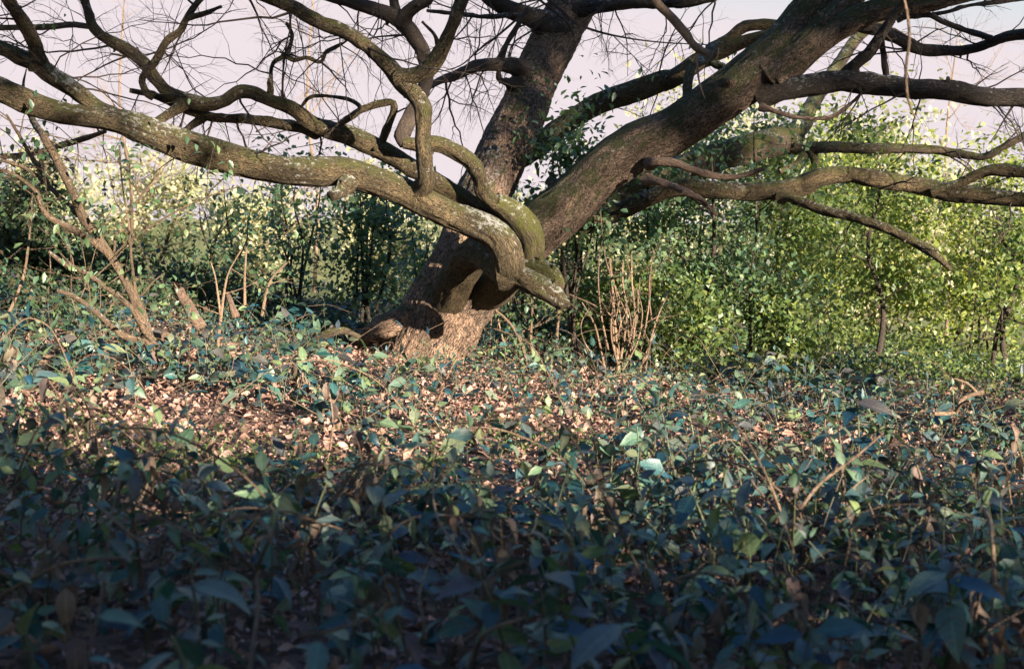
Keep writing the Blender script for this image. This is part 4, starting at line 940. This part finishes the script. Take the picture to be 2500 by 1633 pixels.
# density of plants over the floor: clearings of leaf litter are left open
def in_view(x, y, z, m=40):
    c, s = math.cos(PITCH), math.sin(PITCH)
    dz = z - ZC
    d = y * c - dz * s; v = y * s + dz * c
    px = CX + x / d * FPX; py = CY - v / d * FPX
    return px, py, d
N = 30000
X = UG.uniform(-6.5, 6.5, N); Y = 2.6 + 12.4 * UG.random(N) ** .8
Z = gz(X, Y)
PX, PY, PD = in_view(X, Y, Z)
dens = .70 + .95 * fbm(np.stack([X * .75, Y * .75, 0 * X], 1), 21, 3)
def clearing(cx, cy, rx, ry, amt):
    global dens
    e = ((PX / 1.0504 - cx) / rx) ** 2 + ((PY / 1.0504 - cy) / ry) ** 2
    dens = dens - amt * np.exp(-e)
clearing(560, 1100, 210, 60, 2.4); clearing(1170, 1110, 130, 55, 1.7); clearing(720, 870, 190, 45, 1.6); clearing(900, 1430, 330, 120, .75); clearing(230, 930, 200, 40, .8); clearing(1080, 945, 130, 32, 1.5); clearing(1350, 1020, 130, 28, 1.3); clearing(1750, 1160, 160, 40, 1.2); clearing(420, 990, 150, 25, 1.0); clearing(830, 930, 260, 40, .8); clearing(1200, 1000, 240, 70, .7); clearing(620, 1010, 220, 60, .25); clearing(150, 870, 260, 50, .6); clearing(880, 840, 120, 30, 1.5)
clearing(1750, 1300, 500, 170, -.55); clearing(1500, 1000, 900, 80, -.25); clearing(150, 1450, 250, 150, -.3)
vis = (PX > -120) & (PX < 2620) & (PY > 700) & (PY < 1900) & (PD > 2.9)
keep = vis & (UG.random(N) < np.clip(dens, 0.03, 1)) & ~((np.hypot(X - base[0], Y - base[1]) < .55))
# thin so that near plants are not crowded
idx = np.nonzero(keep)[0]
order = idx[np.argsort(PD[idx])]
sel, cell = [], {}
for i in order:
    rmin = .105 if PD[i] < 5.2 else .085
    c = (int(X[i] // .135), int(Y[i] // .135))
    if any((X[j] - X[i]) ** 2 + (Y[j] - Y[i]) ** 2 < rmin ** 2 for a in (-1, 0, 1) for b in (-1, 0, 1) for j in cell.get((c[0] + a, c[1] + b), ())): continue
    cell.setdefault(c, []).append(i); sel.append(i)
sel = np.array(sel)
infr = (PX[sel] > -20) & (PX[sel] < 2520) & (PY[sel] < 1780)
near = sel[infr][:300]
rest = np.setdiff1d(sel, near)
print('plants', len(sel))

LM = [(180, 1300, 'the long cane at lower left'), (600, 1330, 'the upright dark cane'), (340, 1090, 'the pale cane over the litter'), (880, 1090, 'the crooked dry cane'), (1630, 1340, 'the pale glinting cane'), (1970, 1300, 'the low brown arching cane'),
      (2310, 1350, 'the upright cane near the right edge'), (1700, 1080, 'the long bramble cane'), (1930, 1120, 'the dark slanting bramble cane'), (1060, 1250, 'the thin centre cane'), (1190, 1450, 'the grey cane at bottom centre'), (975, 1430, 'the slim grey cane'), (820, 1455, 'the crossing dry cane'),
      (1855, 1450, 'the thin dead tipped stem'), (560, 1090, 'the left litter patch'), (1190, 1120, 'the centre litter patch'), (120, 1480, 'the bottom left corner'), (2280, 1490, 'the bottom right corner'), (1500, 1500, 'the bottom edge right of centre'), (400, 1490, 'the bottom edge at left'), (2050, 1500, 'the bottom edge at right'), (300, 1220, 'the shade edge at left'), (1400, 1230, 'the shade edge at centre'), (2150, 1200, 'the shade edge at right'), (1450, 1370, 'the dark centre right hollow'), (2130, 1400, 'the dark right hollow')]
def place_plant(i, k):
    rg = np.random.default_rng(1000 + int(i))
    wilt = rg.random() < .13
    st, L = plant_data(rg, wilt, 1.25 if X[i] > .8 else 1.05, 1.05)
    ax, ay = PX[i] / 1.0504, PY[i] / 1.0504 - 40
    lx, ly, ln = min(LM, key=lambda q: (q[0] - ax) ** 2 + ((q[1] - ay) * 1.4) ** 2)
    side = ('left of' if ax < lx else 'right of') if abs(ax - lx) > abs(ay - ly) * 1.2 else ('below' if ay > ly else 'above')
    hh = 'tall' if st[-1, 2] > .30 else 'low' if st[-1, 2] < .2 else 'mid height'
    ls = 'leaning left' if st[-1, 0] < -.08 else 'leaning right' if st[-1, 0] > .08 else 'upright'
    lab = ('%s wilted brown plant, %s, %s %s' if wilt else '%s green plant, %s, %s %s') % (hh, ls, side, ln)
    t = thing('undergrowth_plant', lab, 'plant', (X[i], Y[i], Z[i]), 'leafy undergrowth plants')
    mb = MB(); tube(mb, st, np.linspace(.003, .0015, len(st)), 5, .05, rnd=rg.random())
    me = mb.mesh('stem', M['cane' if wilt else 'stem'])
    o = bpy.data.objects.new('stem', me); COL.objects.link(o); o.parent = t
    if L:
        q = np.array([a[0] for a in L]); fr = frames(np.array([a[1] for a in L]), np.array([a[2] for a in L]))
        pool = leaf_me['wilt' if wilt else 'plant']
        for j, a in enumerate(L):
            lo = bpy.data.objects.new('leaf', pool[rg.integers(0, len(pool))]); COL.objects.link(lo); lo.parent = t
            m4 = Matrix([[*(fr[j][r_] * a[3]), q[j][r_]] for r_ in range(3)] + [[0, 0, 0, 1]])
            lo.matrix_local = m4
for k, i in enumerate(near): place_plant(i, k)
# the rest of the undergrowth is one mass
mbl, mbs, mbw = MB(), MB(), MB()
protos = []
for k in range(24):
    rg = np.random.default_rng(3000 + k); wilt = k >= 21
    st, L = plant_data(rg, wilt, 1.0)
    sm = MB(); tube(sm, st, np.linspace(.003, .0016, len(st)), 3, .12, cap=False)
    lm = MB()
    T = WILT if wilt else MED
    q = np.array([a[0] for a in L]); fr = frames(np.array([a[1] for a in L]), np.array([a[2] for a in L]))
    for j, a in enumerate(L):
        tv, tf = T[rg.integers(0, len(T))]
        lm.add(tv @ (fr[j] * a[3]).T + q[j], tf, tv * np.array([1, 1, 0]), rg.random())
    protos.append((wilt, np.concatenate(sm.v), np.concatenate(sm.f), np.concatenate(lm.v), np.concatenate(lm.f), np.concatenate(lm.rnd), np.concatenate(lm.bark)))
for i in rest:
    rg = np.random.default_rng(5000 + int(i))
    w, sv, sf, lv, lf, lr, lb = protos[rg.integers(0, 24)]
    a = rg.uniform(0, 2 * math.pi); s_ = rg.uniform(.55, 1.2) * (1.0 if Y[i] < 9 else .85)
    s_ *= float(np.clip(1 + .55 * fbm(np.array([[X[i] * .8, Y[i] * .8, 3.]]), 77, 2)[0], .55, 1.6))
    Rm = np.array([[math.cos(a), -math.sin(a), 0], [math.sin(a), math.cos(a), 0], [0, 0, 1]]) * s_
    o_ = np.array([X[i], Y[i], Z[i]])
    mbs.add(sv @ Rm.T + o_, sf, None, rg.random())
    (mbw if w else mbl).add(lv @ Rm.T + o_, lf, lb, (lr * .22 + rg.random()) % 1)
o = mbl.build('undergrowth', M['plant']); tag(o, 'carpet of small leafy green plants over the clearing floor', 'undergrowth', kind='stuff')
o = mbw.build('wilted_undergrowth', M['wilt']); tag(o, 'scattered wilted brown plants among the undergrowth', 'undergrowth', kind='stuff')
o = mbs.build('undergrowth_stems', M['stem']); tag(o, 'thin green stems of the low undergrowth', 'undergrowth', kind='stuff')

# tangle of ivy and bramble on the bank at the left and along the foot of the thicket
mb = MB(); rg = np.random.default_rng(700)
def mound(cx, cy, rx, ry, h, n, size):
    a = rg.uniform(0, 2 * math.pi, n); q = np.sqrt(rg.random(n))
    x = cx + np.cos(a) * q * rx; y = cy + np.sin(a) * q * ry
    top = h * (1 - q ** 2) * (1 + .5 * fbm(np.stack([x * 2, y * 2, 0 * x], 1), 9, 2))
    z = gz(x, y) + np.maximum(.02, top * rg.uniform(.25, 1.0, n) ** .6)
    scatter(mb, TINY, np.stack([x, y, z], 1), frames(rand_dirs(n, rg, .2), rg.normal(0, .6, n)), size * rg.uniform(.6, 1.3, n), rg.random(n), rg)
for m_ in [(-4.6, 13.2, 1.5, 1.2, .55, 5200, .07), (-3.5, 12.4, 1.1, .9, .40, 3600, .065), (-3.0, 13.6, 1.2, .8, .35, 3000, .06), (-1.9, 12.4, .9, .6, .25, 2400, .06), (-5.2, 11, 1.2, 1.2, .45, 3000, .07),
           (-3.9, 10.6, .9, .8, .28, 2200, .07), (1.2, 12.2, 1.4, .6, .25, 3200, .055), (2.6, 12.6, 1.5, .7, .22, 2800, .05), (.4, 12.6, .9, .5, .3, 2400, .055)]:
    mound(*m_)
tag(mb.build('bramble_and_ivy', M['ivy']), 'dark tangle of ivy and bramble leaves around the clearing', 'undergrowth', kind='stuff')
mb = MB()
for m_ in [(4.2, 12.4, 1.5, .9, .28, 2800, .045), (3.6, 14.0, 2.4, 1.0, .30, 4200, .05), (5.4, 10.6, 1.2, 1.4, .22, 1800, .045), (3.2, 15.6, 3.0, 1.0, .4, 4200, .05)]:
    mound(*m_)
tag(mb.build('sunlit_ground_cover', M['shrub_mid']), 'bright green low cover at the foot of the right thicket', 'undergrowth', kind='stuff')  # mounds in a lighter leaf colour that paints the sunlight there

# fallen leaves
mb = MB(); rg = np.random.default_rng(800)
n = 66000
y = 2.6 + 11.5 * rg.random(n) ** .70; x = rg.uniform(-1, 1, n) * (.42 * y + .9)
LV = []
for q in range(7):                                             # curled, torn scraps of dry leaf
    r4 = np.random.default_rng(900 + q)
    tv = np.array([[0, 0, 0], [-.3, .3, .12], [.28, .25, .12], [0, .5, 0], [-.36, .72, .2], [.33, .68, .2], [.03, 1, .05]]) + r4.normal(0, .07, (7, 3))
    tv[:, 2] = tv[:, 2] * r4.uniform(-.8, 2.2) + r4.uniform(-.5, .9) * (tv[:, 1] - .5) ** 2
    LV.append((tv, np.array([[0, 3, 1], [0, 2, 3], [1, 3, 4], [2, 5, 3], [3, 6, 4], [3, 5, 6]])))
d = rand_dirs(n, rg) * np.array([1, 1, .35])
pos = np.stack([x, y, gz(x, y) + rg.uniform(.004, .035, n)], 1)
scatter(mb, LV, pos, frames(d, rg.normal(0, .55, n)), np.clip(rg.lognormal(-3.75, .5, n), .009, .085), rg.random(n), rg)
tag(mb.build('fallen_leaves', M['litter']), 'dry pinkish brown fallen leaves carpeting the ground', 'leaves', kind='stuff')
# fallen twigs and dry runners
mb = MB()
for k in range(1300):
    x0, y0 = rg.uniform(-5.5, 5.5), 2.7 + 10 * rg.random() ** .8
    a = rg.uniform(0, 2 * math.pi); L = rg.uniform(.15, .6) if k % 3 else rg.uniform(.5, 1.1); m_ = 7
    t_ = np.linspace(0, 1, m_); xx = x0 + np.cos(a) * L * t_ + rg.normal(0, .012, m_); yy = y0 + np.sin(a) * L * t_ + rg.normal(0, .012, m_)
    zz = gz(xx, yy) + .02 + rg.uniform(0, .2 if k % 3 else .42) * np.sin(t_ * rg.uniform(1, 3.1)) + rg.normal(0, .004, m_)
    tube(mb, np.stack([xx, yy, zz], 1), np.linspace(1, .5, m_) * rg.uniform(.001, .0028), 4, .08, cap=False, rnd=rg.random())
tag(mb.build('fallen_twigs', M['cane']), 'thin dry twigs and runners littering the floor', 'twigs', kind='stuff')
# small soft weeds in the clearings
mb = MB()
n = 9000
cw = np.array([[-1.7, 6.3], [-1.2, 5.9], [.2, 7.2], [-3.2, 5.4], [2.3, 6.2], [-2.2, 4.6], [4.3, 13.5]])
ci = rg.integers(0, len(cw), n)
x = cw[ci, 0] + rg.normal(0, .45, n); y = cw[ci, 1] + rg.normal(0, .3, n)
pos = np.stack([x, y, gz(x, y) + rg.uniform(.01, .07, n)], 1)
scatter(mb, TINY, pos, frames(rand_dirs(n, rg, .6), rg.normal(0, .5, n)), rg.uniform(.012, .03, n), rg.random(n), rg)
tag(mb.build('small_weeds', M['grass']), 'soft patches of tiny green weeds on the leaf litter', 'weeds', kind='stuff')

def solve_d(px, py, h, d):
    """depth at which the sight line through (px, py) passes h metres above the floor"""
    for k in range(30):
        p = P(px * 1.0504, py * 1.0504, d)
        e = p[2] - float(gz(p[:1], p[1:2])[0]) - h
        d += e / .25 * .6
        d = min(max(d, 2.2), 14)
    return d
# arching dry canes, each its own thing; positions in photograph pixels (full view 2380 wide), depth, radius
CN = [('long dry cane arching from the lower left edge', [(-20, 1400, 4.6), (60, 1350, 4.6), (150, 1310, 4.6), (250, 1297, 4.6), (340, 1300, 4.6)], .006),
      ('dark cane standing upright in the lower left foreground', [(580, 1560, 4.3), (598, 1420, 4.4), (600, 1320, 4.5), (625, 1250, 4.6), (622, 1225, 4.6), (590, 1205, 4.7), (540, 1195, 4.8)], .006),
      ('thin dry cane bent over beside the upright dark cane', [(610, 1340, 4.5), (560, 1290, 4.7), (520, 1215, 5.0), (600, 1195, 5.0), (680, 1190, 5.0), (760, 1225, 5.0)], .004),
      ('pale cane leaning over the left leaf litter patch', [(250, 1160, 5.9), (290, 1100, 6.0), (340, 1060, 6.1), (430, 1030, 6.2)], .005),
      ('slanting reddish cane in the dark left foreground', [(210, 1160, 5.2), (290, 1230, 5.1), (350, 1275, 5.0), (420, 1330, 4.9)], .004),
      ('dry cane rising from the middle of the floor with a crook', [(770, 1165, 6.6), (830, 1085, 6.8), (880, 1080, 6.9), (930, 1078, 6.9), (980, 1095, 7.0)], .006),
      ('slender cane standing in front of the trunk litter', [(720, 1010, 7.9), (690, 960, 8.0), (650, 905, 8.1)], .005),
      ('upright cane with a withered tip left of the path of litter', [(860, 1080, 7.2), (850, 1000, 7.3), (830, 960, 7.4)], .005),
      ('forked dry stem lit by the sun below the trunk', [(1090, 985, 8.8), (1140, 945, 8.9), (1185, 915, 9.0), (1260, 940, 9.0)], .007),
      ('pale curved cane glinting in the dark right foreground', [(1560, 1350, 4.7), (1610, 1335, 4.7), (1650, 1332, 4.7), (1700, 1345, 4.7)], .005),
      ('brown cane arching low at the right foreground', [(1880, 1320, 4.9), (1960, 1290, 4.9), (2010, 1310, 4.9), (2060, 1360, 4.9)], .005),
      ('upright pale cane near the right edge with a bent head', [(2330, 1555, 4.2), (2315, 1400, 4.2), (2305, 1250, 4.3), (2290, 1190, 4.3), (2240, 1160, 4.4)], .008),
      ('long dry bramble cane arching over the right litter patch', [(1560, 1090, 6.2), (1640, 1070, 6.2), (1720, 1080, 6.2), (1800, 1130, 6.2), (1850, 1180, 6.2)], .005),
      ('dark bramble cane slanting across the right middle ground', [(1830, 1230, 6.0), (1900, 1130, 6.1), (1990, 1060, 6.2), (2060, 1000, 6.3)], .007),
      ('stiff cane standing right of the sunlit litter', [(1960, 1150, 6.4), (1955, 1080, 6.5), (1930, 1020, 6.6), (1890, 990, 6.6)], .005),
      ('thin cane curving through the centre foreground', [(1010, 1060, 5.4), (1010, 1180, 5.0), (1075, 1290, 4.7), (1150, 1400, 4.4)], .004),
      ('grey cane lying across the bottom centre', [(1100, 1520, 4.2), (1130, 1470, 4.2), (1200, 1440, 4.2), (1280, 1430, 4.2)], .005),
      ('slim grey cane rising in the bottom centre litter', [(960, 1540, 4.1), (985, 1460, 4.2), (975, 1380, 4.3), (1000, 1300, 4.4)], .004),
      ('crossing dry cane in the lower left litter', [(700, 1480, 4.2), (790, 1460, 4.2), (880, 1430, 4.3), (960, 1440, 4.3)], .004),
      ('thin upright stem with dead tip in the lower right', [(1870, 1520, 4.2), (1850, 1430, 4.2), (1840, 1370, 4.2)], .004)]
for k, (lab, pts, r_) in enumerate(CN):
    rg2 = np.random.default_rng(950 + k)
    nn = len(pts)
    if pts[0][2] < 6.9:
        pts = [(a, b, solve_d(a, b, .10 + .20 * math.sin(math.pi * min(1, (j + .3) / nn)) + (.1 if b < 1300 else 0), d)) for j, (a, b, d) in enumerate(pts)]
    q = np.array([P(a * 1.0504, b * 1.0504, d) for a, b, d in pts])
    mb = MB(); P_, R_ = tube(mb, q, np.linspace(r_, r_ * .6, len(q)), 8, .02, lump=.15, seed=k)
    for j in range(3):
        i = rg2.integers(2, len(P_)); grow(mb, P_[i], rand_dirs(1, rg2, .1)[0], rg2.uniform(.08, .25), R_[i] * .5, 1, rg2, kids=(0, 2))
    tag(mb.build('dry_cane', M['cane']), lab, 'cane', 'dry arching canes')

# arching brambles: each a long cane that bows over, with leaves along it
BR = np.random.default_rng(1200)
nb = 0
while nb < 34:
    px_, py_ = BR.uniform(-40, 2420), BR.uniform(900, 1560)
    if 380 < px_ < 780 and 1000 < py_ < 1170: continue
    d_ = solve_d(px_, py_, 0., 6.0); b = P(px_ * 1.0504, py_ * 1.0504, d_)
    if np.hypot(b[0] - base[0], b[1] - base[1]) < 1.0: continue
    a = BR.uniform(0, 2 * math.pi); L = BR.uniform(.6, 1.3); H = BR.uniform(.28, .55)
    t_ = np.linspace(0, 1, 8)
    q = np.stack([b[0] + np.cos(a) * L * t_ + BR.normal(0, .02, 8), b[1] + np.sin(a) * L * t_ + BR.normal(0, .02, 8), 0 * t_], 1)
    q[:, 2] = gz(q[:, 0], q[:, 1]) + H * np.sin(np.pi * t_ ** .8) * BR.uniform(.9, 1.1)
    lx, ly, ln = min(LM, key=lambda m: (m[0] - px_) ** 2 + ((m[1] - py_) * 1.4) ** 2)
    side = 'left of' if px_ < lx else 'right of'
    t = thing('arching_bramble', '%s arched bramble bowing %s, %s %s' % ('high' if H > .42 else 'low', 'left' if math.cos(a) < 0 else 'right', side, ln), 'bramble', b, 'arching brambles in the undergrowth')
    mb = MB(); P_, R_ = tube(mb, q, np.linspace(.0042, .0018, 8), 6, .03, lump=.12, seed=nb)
    mb.build('cane', M['cane' if nb % 3 else 'twig'], t)
    for j in range(int(L * 16)):
        i = int(BR.uniform(.12, 1) * (len(P_) - 1)); dr = rand_dirs(1, BR, -.1)
        fr = frames(dr, BR.normal(0, .5, 1))[0]; sz = BR.uniform(.04, .095)
        pool = leaf_me['wilt' if BR.random() < .16 else 'plant']
        lo = bpy.data.objects.new('leaf', pool[BR.integers(0, len(pool))]); COL.objects.link(lo); lo.parent = t
        lo.matrix_local = Matrix([[*(fr[r_] * sz), P_[i][r_] - b[r_]] for r_ in range(3)] + [[0, 0, 0, 1]])
    nb += 1
same = {}
for o in bpy.data.objects:
    if o.get('group') in ('leafy undergrowth plants', 'arching brambles in the undergrowth'): same.setdefault(o['label'], []).append(o)
for lab, os_ in same.items():
    if 1 < len(os_) < 9:
        os_.sort(key=lambda o: o.location.x / o.location.y)
        w_ = {2: ['left', 'right'], 3: ['leftmost', 'middle', 'rightmost'], 4: ['leftmost', 'second', 'third', 'rightmost'], }.get(len(os_)) or ['leftmost'] + ['second', 'third', 'fourth', 'fifth', 'sixth', 'seventh'][:len(os_) - 2] + ['rightmost']
        for o, q in zip(os_, w_): o['label'] = lab + ', ' + q + ' one'
# hero plants seen larger than the rest: (px, py of the tip, depth, number of leaves, leaf length, wilted, label)
HP = [(1990, 935, 6.2, 9, .17, False, 'spray of large grey green leaves standing clear at right, above the undergrowth'),
      (180, 900, 6.0, 4, .15, True, 'plant with large dark withered leaves hanging at the left edge of the litter'),
      (110, 880, 6.0, 3, .14, True, 'dark curled withered leaves at far left beside the larger hanging ones'),
      (760, 890, 7.0, 3, .15, True, 'tall stem with big drooping grey brown leaves left of the trunk'),
      (830, 1000, 6.6, 4, .15, True, 'cane with one reddish brown curled leaf left of the centre'),
      (1010, 1040, 6.0, 4, .15, False, 'large leaved plant with upright pale leaves in the centre of the clearing'),
      (850, 1090, 5.2, 4, .15, False, 'dark plant with a large hanging blue leaf left of the centre'),
      (1050, 1170, 4.9, 4, .17, True, 'withered plant with big purple grey leaves in the centre foreground'),
      (1790, 1020, 6.6, 4, .11, True, 'withered pinkish leaf on a bent stalk right of the centre'),
      (2130, 1080, 6.0, 5, .13, True, 'plant with hanging pinkish dead leaves near the right edge'),
      (2350, 990, 6.0, 5, .13, True, 'plant with brown dead leaves at the right edge'),
      (1600, 1130, 5.2, 6, .16, False, 'tall blue leaved plant at the border of shade right of the centre'),
      (1720, 1180, 4.8, 6, .16, False, 'large blue leaved plant in the shade, right foreground'),
      (1100, 1310, 4.5, 5, .16, False, 'plant with one broad lit leaf in the centre foreground'),
      (1250, 1340, 4.3, 6, .16, False, 'large leaved dark plant just right of the centre foreground'),
      (2010, 1150, 5.0, 6, .15, False, 'large leaved dark plant under the bramble cane'),
      (2250, 1080, 5.2, 7, .16, False, 'tall green plant near the right edge'),
      (2200, 1330, 4.2, 7, .17, False, 'broad leaved dark plant in the lower right'),
      (1440, 1450, 3.9, 6, .17, False, 'broad leaved plant at the bottom, right of the centre'),
      (890, 1340, 4.6, 4, .15, True, 'wilted plant with folded leaves left of the bottom centre'),
      (440, 1330, 4.6, 6, .14, False, 'bushy blue green plant in the lower left'),
      (400, 1480, 4.0, 6, .15, False, 'broad leaved plant at the bottom left'),
      (740, 1490, 4.0, 4, .13, False, 'small plant with a drooping blue leaf at the bottom'),
      (1480, 990, 7.5, 6, .12, False, 'pale upright plant lit by the sun right of the trunk'),
      (1600, 960, 7.8, 6, .12, False, 'pale green sunlit plant with spreading tip leaves'),
      (430, 920, 8.3, 6, .12, False, 'pale sunlit plant at the foot of the leaning sapling')]
for k, (px, py, d, nl, sz, wl_, lab) in enumerate(HP):
    rg2 = np.random.default_rng(980 + k)
    tip = P(px * 1.0504, py * 1.0504, d)
    if tip[2] - float(gz(tip[:1], tip[1:2])[0]) < .34:
        d = solve_d(px, py, .36, d); tip = P(px * 1.0504, py * 1.0504, d)
    bx, by = tip[0] + rg2.normal(0, .06), tip[1] + rg2.normal(0, .06)
    bz = float(gz(np.array([bx]), np.array([by]))[0])
    b = np.array([bx, by, bz]); H = tip - b
    t = thing('large_leaved_plant', lab, 'plant', b)
    st = np.array([H * s + np.array([math.sin(s * 3.1) * .03, 0, 0]) for s in np.linspace(0, 1, 6)])
    mb = MB(); tube(mb, st, np.linspace(.006, .003, 6), 6, .04, rnd=rg2.random())
    o = bpy.data.objects.new('stem', mb.mesh('stem', M['cane' if wl_ else 'stem'])); COL.objects.link(o); o.parent = t
    L = []
    az = rg2.uniform(0, 6)
    for j in range(nl):
        f = 1 - .55 * (j / max(1, nl - 1)) ** 1.2
        q = np.array([np.interp(f, np.linspace(0, 1, 6), st[:, c]) for c in range(3)])
        az += 2.4; el = rg2.normal(-.95, .3) if wl_ else rg2.normal(-.05, .35)
        L.append((q, (math.cos(az) * math.cos(el), math.sin(az) * math.cos(el), math.sin(el)), rg2.normal(0, .3), sz * (.72 if wl_ else 1) * rg2.uniform(.75, 1.1)))
    fr = frames(np.array([a[1] for a in L]), np.array([a[2] for a in L]))
    pool = leaf_me['wilt' if wl_ else 'plant']
    for j, a in enumerate(L):
        lo = bpy.data.objects.new('leaf', pool[rg2.integers(0, len(pool))]); COL.objects.link(lo); lo.parent = t
        lo.matrix_local = Matrix([[*(fr[j][r_] * a[3]), a[0][r_]] for r_ in range(3)] + [[0, 0, 0, 1]])
tri = sum(len(m.loops) - 2 * len(m.polygons) for m in bpy.data.meshes)
print('triangles', tri, 'objects', len(bpy.data.objects))
